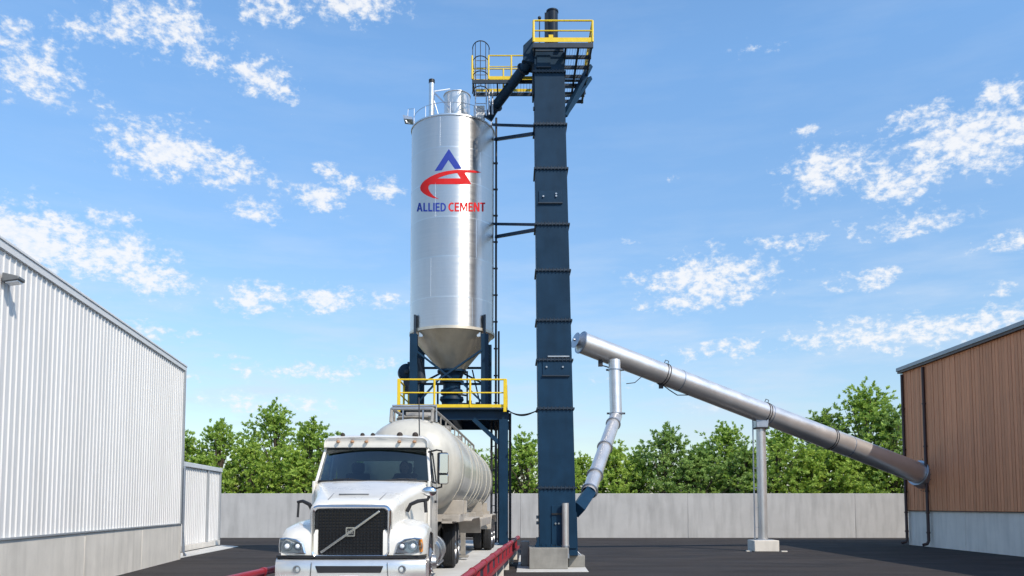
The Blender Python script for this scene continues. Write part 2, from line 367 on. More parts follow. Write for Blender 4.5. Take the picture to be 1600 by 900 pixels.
b = MB(); wbox(b, 0.02, LEN-.1, -.2, .04, ZB, ZT); part('wall_backing', b, 'white_trim', wh)
b = MB(); wbox(b, -.02, LEN, .02, .145, ZB-.045, ZB-.003); part('drip_flashing', b, 'grey_trim', wh)
b = MB(); wbox(b, -.10, LEN, -.1, .125, ZT-.05, ZT+.13); wbox(b, -.12, LEN, -.12, .15, ZT+.132, ZT+.20); part('eave_trim', b, 'white_cladding', wh, bevel=.01)
b = MB(); wbox(b, -.03, .16, -.1, .115, ZB-.01, ZT-.03); wbox(b, -.05, -.032, -.3, .13, ZB-.01, ZT-.03); part('corner_trim', b, 'grey_trim', wh, bevel=.008)
b = MB(); b.hexa([wpt(-.1,-16,0), wpt(LEN,-16,0), wpt(LEN,-.31,0), wpt(0.02,-.31,0), wpt(-.1,-16,ZT), wpt(LEN,-16,ZT), wpt(LEN,-.31,ZT), wpt(0.02,-.31,ZT)]); part('building_shell', b, 'white_trim', wh)
b = MB(); b.hexa([wpt(-.3,-16.3,ZT+.9), wpt(LEN,-16.3,ZT+.9), wpt(LEN,-.13,ZT+.14), wpt(-.12,-.13,ZT+.14), wpt(-.3,-16.3,ZT+.96), wpt(LEN,-16.3,ZT+.96), wpt(LEN,-.13,ZT+.19), wpt(-.12,-.13,ZT+.19)]); part('roof', b, 'grey_trim', wh)
b = MB()
b.path([wpt(.12,.2,4.0), wpt(.12,.2,.35), wpt(.05,.32,.15)], .05, 8)
b.path([wpt(-.15,.12,1.7), wpt(-.15,.2,.5), wpt(-.15,.2,.12)], .035, 8)
part('downpipe', b, 'galvanised', wh, smooth=True)
# wall lamp
c = wpt(17.35, 0, 0); c.z = W(10, 436, c.y).z
b = MB(); 
def lp(s, o, z): return c + dirw*s + nrm*o + Vector((0,0,z))
lampt = thing('wall_lamp', c, 'small grey box flood lamp fixed high on the white metal wall', 'lamp')
b.hexa([lp(-.18,.10,-.10), lp(.18,.10,-.10), lp(.18,.46,-.03), lp(-.18,.46,-.03), lp(-.18,.10,.12), lp(.18,.10,.12), lp(.18,.46,.05), lp(-.18,.46,.05)])
part('lamp_housing', b, 'lamp_grey', lampt, bevel=.02)
b = MB(); b.hexa([lp(-.14,.16,-.12), lp(.14,.16,-.12), lp(.14,.42,-.07), lp(-.14,.42,-.07), lp(-.14,.16,-.092), lp(.14,.16,-.092), lp(.14,.42,-.042), lp(-.14,.42,-.042)]); part('lens', b, 'lens_white', lampt)

# ---- small shed behind it
P0 = Vector((-15.95, 38.2, 0)); P1 = Vector((-16.9, 48, 0)); sd = (P1-P0).normalized(); sn = Vector((-sd.y, sd.x, 0)); sn = sn if sn.x > 0 else -sn; SL = (P1-P0).length
sh = thing('shed', P0, 'low white ribbed metal shed standing past the end of the warehouse', 'shed')
def spt(s, o, z): return P0 + sd*s + sn*o + Vector((0,0,z))
def sbox(mb, s0, s1, o0, o1, z0, z1): return mb.hexa([spt(s0,o0,z0), spt(s1,o0,z0), spt(s1,o1,z0), spt(s0,o1,z0), spt(s0,o0,z1), spt(s1,o0,z1), spt(s1,o1,z1), spt(s0,o1,z1)])
pm = corr_panel(SL/10-.004, .35, 4.2, 3, sd, sn, .04)
for i in range(len(pm.v)): pm.v[i] += P0
p0 = part('wall_sheet', pm, 'white_cladding', sh); p0.location = sn*.04
for i in range(1, 10): copy(p0, sd*(SL/10*i) + sn*.04, sh)
b = MB(); sbox(b, 0, SL, -4.5, .03, .05, 4.2); part('building_shell', b, 'white_trim', sh)
b = MB(); sbox(b, -.05, SL+.1, -.2, .12, .05, .33); part('concrete_footing', b, 'concrete_base', sh, bevel=.01)
b = MB(); sbox(b, -.1, SL+.15, -4.6, .16, 4.22, 4.45); part('roof', b, 'white_trim', sh, bevel=.02)
b = MB(); sbox(b, SL-.1, SL+.06, -.1, .13, .34, 4.21); sbox(b, SL*.72, SL*.72+.12, .05, .14, .34, 4.21); part('corner_trim', b, 'grey_trim', sh)
b = MB(); b.tube(spt(.1,.3,.05), spt(.1,.3,3.2), .04, 6); b.tube(spt(.7,.3,.05), spt(.7,.3,3.2), .04, 6)
for i in range(8): b.tube(spt(.1,.3,.35+i*.38), spt(.7,.3,.35+i*.38), .02, 5)
part('ladder', b, 'galvanised', sh)
b = MB(); b.prism([spt(-2,.2,0), spt(-2,1.3,0), spt(SL*.85,1.5,0), spt(SL+.1,.2,0)], (0,0,.035)); tag(part('concrete_apron', b, 'concrete_deck', bevel=.008), kind='structure')

# ---- timber clad building, right
B0 = Vector((23.35, 49.2, 0)); rd = Vector((-.0285, -1, 0)).normalized(); rn = Vector((-1, .0285, 0)).normalized()
RL, RB, RT = 34.0, 2.0, W(1405, 583, 49.2).z
rb = thing('timber_building', B0, 'brown building clad in vertical timber boards above a concrete base at the right edge', 'building')
def rpt(s, o, z): return B0 + rd*s + rn*o + Vector((0,0,z))
def rbox(mb, s0, s1, o0, o1, z0, z1): return mb.hexa([rpt(s0,o0,z0), rpt(s1,o0,z0), rpt(s1,o1,z0), rpt(s0,o1,z0), rpt(s0,o0,z1), rpt(s1,o0,z1), rpt(s1,o1,z1), rpt(s0,o1,z1)])
bw = .27; b = MB(); rbox(b, .0, bw-.03, .0, .04, RB+.02, RT); p0 = part('board', b, 'wood', rb, bevel=.006, seg=1); p0.location = rn*.02
for i in range(1, int(RL/bw)): copy(p0, rd*(bw*i) + rn*(.02 + random.choice((0,.006,.012,.018))), rb)
b = MB(); rbox(b, .02, RL, -.1, .018, RB+.03, RT-.01); part('board_backing', b, 'brown_pipe', rb)
b = MB(); rbox(b, 0.01, 6.48, -.2, .0, -.1, RB); p0 = part('concrete_panel', b, 'concrete_pale', rb, bevel=.012)
for i in range(1, 5): copy(p0, rd*(6.5*i), rb)
b = MB(); rbox(b, -.0, RL, .001, .085, RB-.02, RB+.018); part('drip_flashing', b, 'brown_pipe', rb)
b = MB(); rbox(b, .03, RL-.1, -14, -.11, 0, RT-.02); part('building_shell', b, 'wood', rb)
b = MB(); rbox(b, -.35, RL, -14.3, .30, RT+.12, RT+.34); part('roof', b, 'grey_trim', rb, bevel=.02)
b = MB(); rbox(b, -.30, RL, -.2, .24, RT-.0, RT+.118); part('fascia', b, 'brown_pipe', rb)
for s in (.12, 5.35-2.55):
    b = MB(); b.path([rpt(s,.16,RT-.1), rpt(s,.16,3.2), rpt(s+.1,.20,3.0), rpt(s+.1,.20,.35), rpt(s+.1,.28,.18), rpt(s+.1,.52,.12)], .085, 10)
    for z in (8.0, 5.6, 3.1, 1.9, .8): b.lathe(rpt(s if z > 3.1 else s+.1, .16 if z > 3.1 else .2, z), [(.087,-.04),(.115,-.04),(.115,.04),(.087,.04)], n=10, closed=True)
    part('downpipe', b, 'brown_pipe', rb, smooth=True)

# ------------------------------------------------------------------ weighbridge
def rX(Y): return -.91 + .058*(Y - 16.9)
def lX(Y): return -5.12 + .05*(Y - 17)
DZ = .8; wb = thing('weighbridge', (-2.5, 20, 0), 'raised concrete drive-over scale with red pipe guard rails under the tanker truck', 'weighbridge')
Ys = (6.0, 36.5)
for k in range(5):
    y0 = 6 + 6.1*k; y1 = y0 + 6.08
    b = MB(); b.hexa([(lX(y0)+.05,y0,DZ-.2),(rX(y0)-.05,y0,DZ-.2),(rX(y1)-.05,y1,DZ-.2),(lX(y1)+.05,y1,DZ-.2),(lX(y0)+.05,y0,DZ),(rX(y0)-.05,y0,DZ),(rX(y1)-.05,y1,DZ),(lX(y1)+.05,y1,DZ)])
    part('deck_slab', b, 'concrete_deck', wb, bevel=.01)
for fx, sg in ((rX, 1), (lX, -1)):
    b = MB(); e0, e1 = 6.0, 36.3
    b.tube((fx(e0)+sg*.06, e0, DZ+.13), (fx(e1)+sg*.06, e1, DZ+.13), .075, 14)
    y = 7.0
    part('guard_pipe', b, 'red', wb, smooth=True)
    b = MB()
    while y < 36:
        b.lathe((fx(y)+sg*.06, y, DZ+.13), [(.076,-.05),(.092,-.05),(.092,.05),(.076,.05)], axis=(.05,1,0), n=14, closed=True); y += 2.6
    part('pipe_collar', b, 'red', wb, smooth=True)
    b = MB(); b.beam((fx(e0)+sg*.06, e0, DZ-.28), (fx(e1)+sg*.06, e1, DZ-.28), .10, .10); part('lower_rail', b, 'red', wb)
    b = MB(); b.hexa([(fx(e0)-.03,e0,DZ-.55),(fx(e0)+.03,e0,DZ-.55),(fx(e1)+.03,e1,DZ-.55),(fx(e1)-.03,e1,DZ-.55),(fx(e0)-.03,e0,DZ-.01),(fx(e0)+.03,e0,DZ-.01),(fx(e1)+.03,e1,DZ-.01),(fx(e1)-.03,e1,DZ-.01)]); part('side_beam', b, 'navy_dark', wb)
    pst = None; y = 6.3
    while y < 36:
        if pst is None:
            b = MB(); b.box((fx(y)+sg*.06-.05, y-.10, DZ-.23), (fx(y)+sg*.06+.05, y+.10, DZ+.05)); pst = part('guard_post', b, 'red', wb); py_ = y
        else: copy(pst, (fx(y)-fx(py_), y-py_, 0), wb)
        y += 1.75
y = 7.5; pr = None
while y < 36.6:
    b = MB(); b.hexa([(lX(y)-.1,y-.3,-.1),(rX(y)+.02,y-.3,-.1),(rX(y)+.02,y+.3,-.1),(lX(y)-.1,y+.3,-.1),(lX(y)-.1,y-.3,DZ-.33),(rX(y)+.02,y-.3,DZ-.33),(rX(y)+.02,y+.3,DZ-.33),(lX(y)-.1,y+.3,DZ-.33)])
    part('concrete_pier', b, 'concrete_base', wb, bevel=.015); y += 2.85

# ------------------------------------------------------------------ silo
XC, YC, RS = W(706.5, 500, 34).x, 34.0, 1.725
ZBt, ZTp = W(640, 524, 34).z, W(706, 178, 32.3).z
silo = thing('silo', (XC, YC, DZ), 'tall shiny stainless steel silo lettered in blue and red above the tanker', 'silo')
cuts = [ZBt, W(700,463,32.3).z, W(700,400,32.3).z, W(700,326+12,32.3).z, W(700,283,32.3).z, W(700,229,32.3).z, ZTp]
for i in range(6):
    b = MB(); b.lathe((XC,YC,0), [(RS, cuts[i]+.012),(RS, cuts[i+1]-.012)], n=96)
    part('shell_course', b, 'shell_steel', silo, smooth=True)
for z in cuts[1:-1]:
    b = MB(); b.lathe((XC,YC,0), [(RS-.004,z-.02),(RS+.003,z-.018),(RS+.003,z+.018),(RS-.004,z+.02)], n=96); part('seam_ring', b, 'stainless', silo, smooth=True)
b = MB(); b.lathe((XC,YC,0), [(RS-.004,ZTp-.05),(RS+.035,ZTp-.05),(RS+.035,ZTp+.01),(RS-.004,ZTp+.01)], n=96); part('top_rim', b, 'stainless', silo, smooth=True)
b = MB(); b.lathe((XC,YC,0), [(RS-.004,ZBt-.06),(RS+.03,ZBt-.06),(RS+.03,ZBt+.05),(RS-.004,ZBt+.05)], n=96); part('bottom_rim', b, 'stainless_cone', silo, smooth=True)
b = MB(); b.lathe((XC,YC,ZTp), [(RS,0),(.5,.30),(.0,.32)], n=64); part('roof', b, 'stainless', silo, smooth=True)
ZCn = W(706, 580, 34).z
b = MB(); b.lathe((XC,YC,0), [(RS,ZBt-.03),(.50,ZCn)], n=72); part('hopper_cone', b, 'stainless_cone', silo, smooth=True)
b = MB()
for k in range(8):
    a = 2*pi*k/8+.2; b.beam((XC+RS*.99*cos(a), YC+RS*.99*sin(a), ZBt-.045), (XC+.51*cos(a), YC+.51*sin(a), ZCn+.0), .02, .012)
part('cone_seam', b, 'stainless_cone', silo)
# vertical seams on the shell, staggered
for i in range(6):
    for k in range(3):
        b = MB()
        a = -pi/2 + .55 + i*1.1 + k*2*pi/3
        b.beam((XC+(RS+.001)*cos(a), YC+(RS+.001)*sin(a), cuts[i]+.03), (XC+(RS+.001)*cos(a), YC+(RS+.001)*sin(a), cuts[i+1]-.03), .014, .008); part('vertical_seam', b, 'stainless', silo)
# filter on the roof, vent stack and guard wires
FX, FY = W(715, 150, 34).x, 33.7; zf = ZTp + .18
b = MB(); ft = W(715,141,33.2).z; b.lathe((FX,FY,0), [(.54,zf),(.54,ft-.03),(.57,ft-.03),(.57,ft),(.0,ft+.08)], n=40); part('filter_drum', b, 'tube_steel', silo, smooth=True)
for k in range(10):
    a = 2*pi*k/10; b = MB(); b.box((FX+.6*cos(a)-.05, FY+.6*sin(a)-.05, ZTp+.05), (FX+.6*cos(a)+.05, FY+.6*sin(a)+.05, ZTp+.30)); part('drum_foot', b, 'navy_dark', silo)
sx = W(674.5, 150, 33.2).x; st = W(674, 126, 33.2).z
b = MB(); b.tube((sx,33.2,ZTp+.02),(sx,33.2,st-.12),.115,18); part('vent_stack', b, 'stainless', silo, smooth=True)
b = MB(); b.tube((sx,33.2,st-.12),(sx,33.2,st+.03),.125,18); part('stack_cap', b, 'black', silo, smooth=True)
b = MB(); b.beam((sx+.05,33.2,W(680,143,33.2).z), W(703,139,33.6), .04); b.beam((sx+.05,33.2,W(680,143,33.2).z), W(704,170,33.0), .06); b.tube(W(685,180,33.2), W(676,150,33.2), .02, 6); part('stack_brace', b, 'galvanised', silo)
b = MB()
ring = [(XC+(RS-.08)*cos(a), YC+(RS-.08)*sin(a), ZTp+.52) for a in [2*pi*k/28 for k in range(29)]]
ring2 = [(x, y, z-.28) for x, y, z in ring]
b.path(ring, .010, 5, False); pass
for x, y, z in ring[::3]: b.tube((x,y,ZTp),(x,y,z), .014, 5)
part('roof_handrail', b, 'galvanised', silo, smooth=True)
b = MB(); b.box((XC+.9, YC-.9, ZTp+.05), (XC+1.35, YC-.45, ZTp+.75)); part('roof_box', b, 'white_trim', silo, bevel=.02)
# drain tray / lamp bracket on left rim
q = W(640,188,33.8); b = MB(); b.hexa([q+Vector((-.22,-.25,-.04)), q+Vector((.15,-.25,-.08)), q+Vector((.15,.25,-.08)), q+Vector((-.22,.25,-.04)), q+Vector((-.26,-.25,.12)), q+Vector((.15,-.25,.02)), q+Vector((.15,.25,.02)), q+Vector((-.26,.25,.12))])
b.path([q+Vector((-.05,-.25,.06)), q+Vector((-.03,-.25,.36)), q+Vector((.22,-.25,.38)), q+Vector((.22,-.25,0))], .015, 5); b.path([q+Vector((-.2,-.2,0)), q+Vector((-.08,-.2,-.2)), q+Vector((.04,-.2,-.24))], .025, 6)
part('rim_bracket', b, 'galvanised', silo)
# legs: posts welded to the shell down to the bay platform
ZP = W(706, 637, 31.9).z      # platform floor level
LP = [(W(646.5,560,32.85).x, 32.85), (W(757.5,560,32.85).x, 32.85)]; lr = [(XC*2-LP[1][0]-.02, 35.15), (XC*2-LP[0][0]+.02, 35.15)]
for (x, y) in LP + lr:
    b = MB(); zt = W(646,522,32.85).z
    b.box((x-.15,y-.13,ZP),(x+.15,y-.10,zt)); b.box((x-.15,y+.10,ZP),(x+.15,y+.13,zt)); b.box((x-.03,y-.10,ZP),(x+.03,y+.10,zt)); b.box((x-.2,y-.2,ZP),(x+.2,y+.2,ZP+.03))
    part('leg', b, 'navy', silo, bevel=.004)
    zt2 = W(646,492,32.85).z; b = MB(); rr = math.hypot(x-XC, y-YC); ux, uy = (x-XC)/rr, (y-YC)/rr
    b.beam((XC+ux*(RS+.07), YC+uy*(RS+.07), zt), (XC+ux*(RS+.07), YC+uy*(RS+.07), zt2), .09, .16); part('leg_bracket', b, 'navy_dark', silo)
    b = MB(); b.beam((XC+ux*(RS+.02)+.20*(1 if x<XC else -1), YC+uy*(RS-.02)-.05, zt-.1), (XC+ux*(RS+.02)+.20*(1 if x<XC else -1), YC+uy*(RS-.02)-.05, zt2+.05), .14, .03); part('doubler_plate', b, 'stainless', silo)
def xb(p, q, a=.11): 
    b = MB(); b.beam(p, q, a, .07); part('brace', b, 'navy', silo)
xb(W(650,548,32.8), W(706,592,32.8), .16); xb(W(754,546,32.75), W(690,590,32.75), .12); xb(W(690,588,32.8), W(656,626,32.8), .1); xb(W(716,592,32.8), W(753,628,32.8), .1)
xb(W(656,548,35.1), W(756,600,35.1), .1); xb(W(756,548,35.15), W(656,600,35.15), .1)
b = MB(); yb = 35.1
for py in (575, 600): b.beam(W(655,py,yb), W(757,py,yb), .09)
b.beam(W(730,580,yb), W(730,636,yb), .07); b.beam(W(684,600,yb), W(684,636,yb), .08); b.beam(W(738,578,yb), W(752,640,yb), .06)
part('rear_framing', b, 'navy', silo)
# discharge spout
b = MB(); b.lathe((XC,YC,0), [(.52,ZCn+.02),(.60,ZCn+.02),(.60,ZCn-.06),(.50,ZCn-.06),(.38,ZCn-.42),(.50,ZCn-.42),(.50,ZCn-.50),(.36,ZCn-.50),(.36,ZCn-.75),(.44,ZCn-.78),(.47,ZCn-.88),(.44,ZCn-.98),(.38,ZCn-1.0),(.38,ZCn-1.05),(.47,ZCn-1.07),(.50,ZCn-1.2),(.42,ZCn-1.3),(.40,ZCn-1.42),(.62,ZCn-1.62),(.62,ZP+.02)], n=36)
part('discharge_spout', b, 'navy', silo, smooth=True)
b = MB(); b.tube((XC+.3,YC-.3,ZP+.3),(XC+1.0,YC-.5,ZP+.22),.13,12); b.tube((XC+.75,YC-.45,ZP+.05),(XC+.75,YC-.45,ZP+.48),.1,12); b.tube((XC+1.1,YC-.55,ZP+.05),(XC+1.1,YC-.55,ZP+.4),.1,12)
b.box((XC-1.0,YC-.5,ZP+.03),(XC-.3,YC,ZP+.2)); b.tube((XC+.3,YC-.4,ZP+.75),(XC+.62,YC-.4,ZP+.7),.04,8)
part('valve_drive', b, 'navy_dark', silo, smooth=True)
# dark standpipe down the right side of the shell
b = MB(); xr = XC+RS+.09
b.path([(xr, 33.9, W(771,186,34).z), (xr, 33.9, W(776,700,34).z), (xr, 33.9, DZ)], .045, 8)
b.path([(xr+.12, 33.7, W(771,520,34).z), (xr+.12, 33.7, DZ)], .04, 8)
for i in range(14):
    z = 2 + i*1.12; b.box((xr-.09,33.85,z),(xr+.07,33.95,z+.05))
part('standpipe', b, 'dark_frame', silo)
# lettering and mark -- flat print following the shell
def on_shell(px, py, off):
    dx = (px-706.5)/40; 
    for _ in range(4):
        Y = YC - math.sqrt(max(.01, RS*RS - dx*dx)); p = W(px, py, Y); dx = max(-RS*.99, min(RS*.99, p.x-XC))
    k = (RS+off)/RS; return Vector((XC+(p.x-XC)*k, YC+(p.y-YC)*k, p.z))
def decal(name, loops, m, verts=None, faces=None, label=None):
    bm = bmesh.new()
    if loops is not None:
        ls = [[Vector((x,y,0)) for x,y in lp_] for lp_ in loops]; tr = tessellate_polygon(ls); fl = [v for l_ in ls for v in l_]
        vs = [bm.verts.new(v) for v in fl]
        for t in tr:
            try: bm.faces.new([vs[i] for i in t])
            except ValueError: pass
    else:
        vs = [bm.verts.new(v) for v in verts]
        for f in faces:
            try: bm.faces.new([vs[i] for i in f])
            except ValueError: pass
    x = 645
    while x < 765:
        bmesh.ops.bisect_plane(bm, geom=bm.verts[:]+bm.edges[:]+bm.faces[:], plane_co=(x,0,0), plane_no=(1,0,0)); x += 2.5
    for v in bm.verts: v.co = on_shell(v.co.x, v.co.y, .006) - ORG[silo.name]
    for f in bm.faces:
        f.normal_update()
        if f.normal.y > 0: f.normal_flip()
    me = bpy.data.meshes.new(name); bm.to_mesh(me); bm.free(); me.materials.append(MAT[m])
    o = bpy.data.objects.new(name, me); COL.objects.link(o); o.parent = silo
    sd_ = o.modifiers.new('thickness', 'SOLIDIFY'); sd_.thickness = .003; sd_.offset = -1
    if label: o['label'] = label
cp = lambda pts: [(640+x/7.5, 220+y/7.5) for x, y in pts]
decal('logo_peak', [cp([(460,95),(612,328),(530,330),(455,225),(378,345),(293,355)])], 'logo_blue', label='blue peak of the printed mark')
decal('logo_swoosh', [cp([(840,371),(800,356),(760,349),(700,343),(650,340),(600,339),(550,341),(500,346),(450,353),(400,362),(350,376),(300,395),(250,418),(210,442),(175,467),(148,496),(130,525),(124,550),(130,580),(148,603),(175,625),(220,650),(280,672),(345,682),(310,665),(275,640),(248,612),(230,585),(220,558),(222,532),(235,515),(252,509),(400,509),(560,509),(722,508),(700,468),(670,415),(648,376),(700,372),(760,374),(800,376)]),
    cp([(322,442),(380,418),(450,397),(520,383),(558,378),(598,440)])], 'logo_red', label='red swoosh of the printed mark')
def arc(cx_, cy_, rx, ry, a0, a1, n=10): return [(cx_+rx*cos(a0+(a1-a0)*i/n), cy_+ry*sin(a0+(a1-a0)*i/n)) for i in range(n+1)]
GL = {'A': (.80, [[(0,0),(.29,1),(.51,1),(.80,0),(.585,0),(.525,.22),(.275,.22),(.215,0)], [(.315,.38),(.485,.38),(.40,.72)]]),
 'L': (.56, [[(0,0),(0,1),(.20,1),(.20,.18),(.56,.18),(.56,0)]]), 'I': (.20, [[(0,0),(0,1),(.20,1),(.20,0)]]),
 'E': (.58, [[(0,0),(0,1),(.57,1),(.57,.83),(.20,.83),(.20,.60),(.54,.60),(.54,.43),(.20,.43),(.20,.17),(.58,.17),(.58,0)]]),
 'D': (.76, [[(0,0),(0,1),(.28,1)] + arc(.28,.5,.48,.5,pi/2,-pi/2), [(.20,.17),(.20,.83)] + arc(.27,.5,.28,.33,pi/2,-pi/2)]),
 'C': (.70, [arc(.46,.5,.46,.51,R(52),R(308),16) + arc(.47,.5,.26,.33,R(300),R(60),14)]),
 'M': (.96, [[(0,0),(0,1),(.27,1),(.48,.42),(.69,1),(.96,1),(.96,0),(.77,0),(.77,.66),(.56,.08),(.40,.08),(.19,.66),(.19,0)]]),
 'N': (.74, [[(0,0),(0,1),(.24,1),(.55,.36),(.55,1),(.74,1),(.74,0),(.50,0),(.19,.64),(.19,0)]]),
 'T': (.62, [[(.21,0),(.21,.83),(0,.83),(0,1),(.62,1),(.62,.83),(.41,.83),(.41,0)]])}
def text_decal(s, x0, x1, y0, y1, m):
    tot = sum(GL[c_][0] for c_ in s) + .11*(len(s)-1); k = (x1-x0)/tot; x = x0
    for c_ in s:
        wd_, lps = GL[c_]; decal('letter', [[(x+px_*k, y1-py_*(y1-y0)) for px_, py_ in lp_] for lp_ in lps], m); x += (wd_+.11)*k
text_decal('ALLIED', 651.2, 697, 317, 330.5, 'logo_blue'); text_decal('CEMENT', 700.5, 758, 316.5, 330.5, 'logo_red')

# ------------------------------------------------------------------ loading bay frame under the silo
fY, bY = 31.9, 36.1; xl, xrr = W(630,700,fY).x, W(787,700,fY).x
bay = thing('loading_frame', (XC, YC, DZ), 'dark blue steel loading bay frame with yellow railed platform over the tanker', 'platform')
zb0, zb1 = W(700,656,fY).z, W(700,641,fY).z
def hcol(mb, x, y, z0, z1, a=.17, axis='x'):
    mb.box((x-a,y-a,z0),(x+a,y-a+.03,z1)); mb.box((x-a,y+a-.03,z0),(x+a,y+a,z1)); mb.box((x-.03,y-a+.03,z0),(x+.03,y+a-.03,z1)); mb.box((x-a-.06,y-a-.06,DZ if z0<2 else z0),(x+a+.06,y+a+.06,(DZ if z0<2 else z0)+.03)); return mb
for x, y in ((xl,fY),(xrr,fY),(xl,bY),(xrr-.05,bY)):
    part('column', hcol(MB(), x, y, DZ, zb0), 'navy', bay, bevel=.004)
for (p, q) in (((xl-.2,fY,(zb0+zb1)/2),(xrr+.2,fY,(zb0+zb1)/2)), ((xl-.2,bY,(zb0+zb1)/2),(xrr+.2,bY,(zb0+zb1)/2))):
    b = MB(); h = zb1-zb0; b.beam(p, q, .03, h); 
    for dz in (-h/2+.015, h/2-.015): b.beam(Vector(p)+Vector((0,0,dz)), Vector(q)+Vector((0,0,dz)), .22, .03)
    part('beam', b, 'navy', bay)
for x in (xl, (xl+xrr)/2, xrr):
    b = MB(); b.beam((x,fY+.12,(zb0+zb1)/2-.02),(x,bY-.12,(zb0+zb1)/2-.02),.2,zb1-zb0-.06); part('side_beam', b, 'navy_dark', bay)
fl = MB(); 
PX0, PX1 = W(620,640,fY-.25).x, W(793,640,fY-.25).x
fl.box((PX0, fY-.3, zb1+.005),(PX1, bY+.3, zb1+.07)); part('platform_floor', fl, 'navy_dark', bay)
for p, q in ((W(740,655,fY-.02), W(782,694,fY-.02)), (W(676,655,fY-.02), W(634,694,fY-.02))):
    b = MB(); b.beam(p, q, .2, .16); part('knee_brace', b, 'navy', bay)
b = MB()
for x, y in ((W(768,700,35.4).x, 35.4), (W(775,700,34.8).x, 34.8), (W(797,700,32.3).x, 32.3)): b.tube((x,y,DZ if x < 0 else DZ),(x,y,zb0+.3), .05, 8)
for i in range(8): b.tube((W(768,700,35.4).x,35.4,1.3+i*.5),(W(775,700,34.8).x,34.8,1.3+i*.5),.02,6)
part('conduit', b, 'dark_frame', bay)
def railing(parent, pts, h=1.05, n=None, toe=.14, r=.03, m='yellow', post_every=1.6, closed=False, name='handrail'):
    pts = [Vector(p) for p in pts]
    for i in range(len(pts)-1):
        p, q = pts[i], pts[i+1]; ln = (q-p).length; b = MB(); U = Vector((0,0,1))
        b.tube(p+U*h, q+U*h, r, 8); b.tube(p+U*h*.53, q+U*h*.53, r*.8, 8); part(name, b, m, parent, smooth=True)
        if toe: b = MB(); b.beam(p+U*(toe/2+.01), q+U*(toe/2+.01), .012, toe); part('toe_board', b, m, parent)
        k = max(1, round(ln/post_every))
        for j in range(k + (1 if i == len(pts)-2 and not closed else 0)):
            c_ = p.lerp(q, j/k); b = MB(); b.tube(c_+U*.012, c_+U*h, r*1.25, 8); part('rail_post', b, m, parent, smooth=True)
fz = zb1+.07
railing(bay, [(PX0+.06,bY+.2,fz),(PX0+.06,fY-.25,fz),(PX1-.06,fY-.25,fz),(PX1-.06,bY+.2,fz)], h=W(700,593,fY-.25).z-fz, r=.035, post_every=1.45, toe=.12)
for px in (623.5, 789):    # heavy corner posts
    x = W(px,620,fY-.25).x; b = MB(); b.box((x-.06,fY-.36,zb1-.1),(x+.06,fY-.28,W(700,593,fY-.25).z+.02)); part('corner_post', b, 'yellow', bay, bevel=.008)
# blower left of the silo
bl = thing('blower', W(636,600,33.6), 'round dark blue blower housing fixed beside the left silo leg', 'blower')
c = W(635,582,33.6); b = MB(); b.lathe(c, [(0,-.2),(.30,-.2),(.34,-.17),(.34,.17),(.30,.2),(0,.2)], axis=(.25,-1,0), n=32); part('blower_housing', b, 'navy', bl, smooth=True)
b = MB(); b.lathe(c, [(0,.26),(.07,.26),(.12,.2),(.12,.19)], axis=(.25,-1,0), n=16); part('hub', b, 'navy_dark', bl, smooth=True)
b = MB(); b.box(c+Vector((.05,-.1,-.05)), c+Vector((.30,.3,.42))); b.tube(c+Vector((.62,0,-.45)), c+Vector((.55,0,.15)), .2, 16); b.tube(c+Vector((.55,0,.15)), c+Vector((.45,0,.55)), .16, 16); b.box(c+Vector((-.1,-.15,-.85)), c+Vector((.5,.3,-.32))); part('motor', b, 'navy_dark', bl, smooth=True)
# cable to elevator
pts = []
a0, a1 = W(794,642,31.8), W(841,641,30.9)
for i in range(13): t = i/12; p = a0.lerp(a1, t); p.z -= .18*4*t*(1-t)*(1-.3*t); pts.append(p)
b = MB(); b.path(pts, .025, 6); b.path([p+Vector((0,.02,-.07*sin(pi*i/12)+.03)) for i, p in enumerate(pts)], .02, 6)
solo('cable', b, 'black', 'pair of black cables slung from the yellow railed platform to the blue tower', 'cable', pts[0])

# ------------------------------------------------------------------ bucket elevator
eY, eD = 30.5, 1.15
el = thing('bucket_elevator', (W(871,860,eY).x, eY, 0), 'tall dark blue bucket elevator tower bolted together from flanged casing sections', 'elevator')
def exl(py): return 834.5 + (py-75)*8.5/775
def exr(py): return 881 + (py-75)*20.0/775
fls = [66, 112, 194, 263, 350, 422, 500, 562, 638, 762, 858]
def esec(py0, py1, g=0.0, d=eD, y0=eY):
    a, b_, c_, d_ = W(exl(py1)-g, py1, y0), W(exr(py1)+g, py1, y0), W(exl(py0)-g, py0, y0), W(exr(py0)+g, py0, y0)
    gg = g/42; V = lambda p, yy: Vector((p.x, yy, p.z))
    return [V(a,y0-gg), V(b_,y0-gg), V(b_,y0+d+gg), V(a,y0+d+gg), V(c_,y0-gg), V(d_,y0-gg), V(d_,y0+d+gg), V(c_,y0+d+gg)]
for i in range(len(fls)-1):
    b = MB(); b.hexa(esec(fls[i]+1, fls[i+1]-1)); o = part('casing_section', b, 'navy', el, bevel=.01)
    if i > 0:
        b = MB(); b.hexa(esec(fls[i]-1.3, fls[i]+1.3, 2.3)); f_ = part('flange', b, 'navy_dark', o)
        b = MB(); za = W(858,fls[i],eY).z; xa, xb_ = W(exl(fls[i]),fls[i],eY).x, W(exr(fls[i]),fls[i],eY).x
        for k in range(9):
            xx = xa+(xb_-xa)*(k+.5)/9; b.tube((xx,eY-.05,za-.07),(xx,eY-.05,za+.07),.022,6)
        part('bolts', b, 'navy_dark', o)['kind'] = 'stuff'
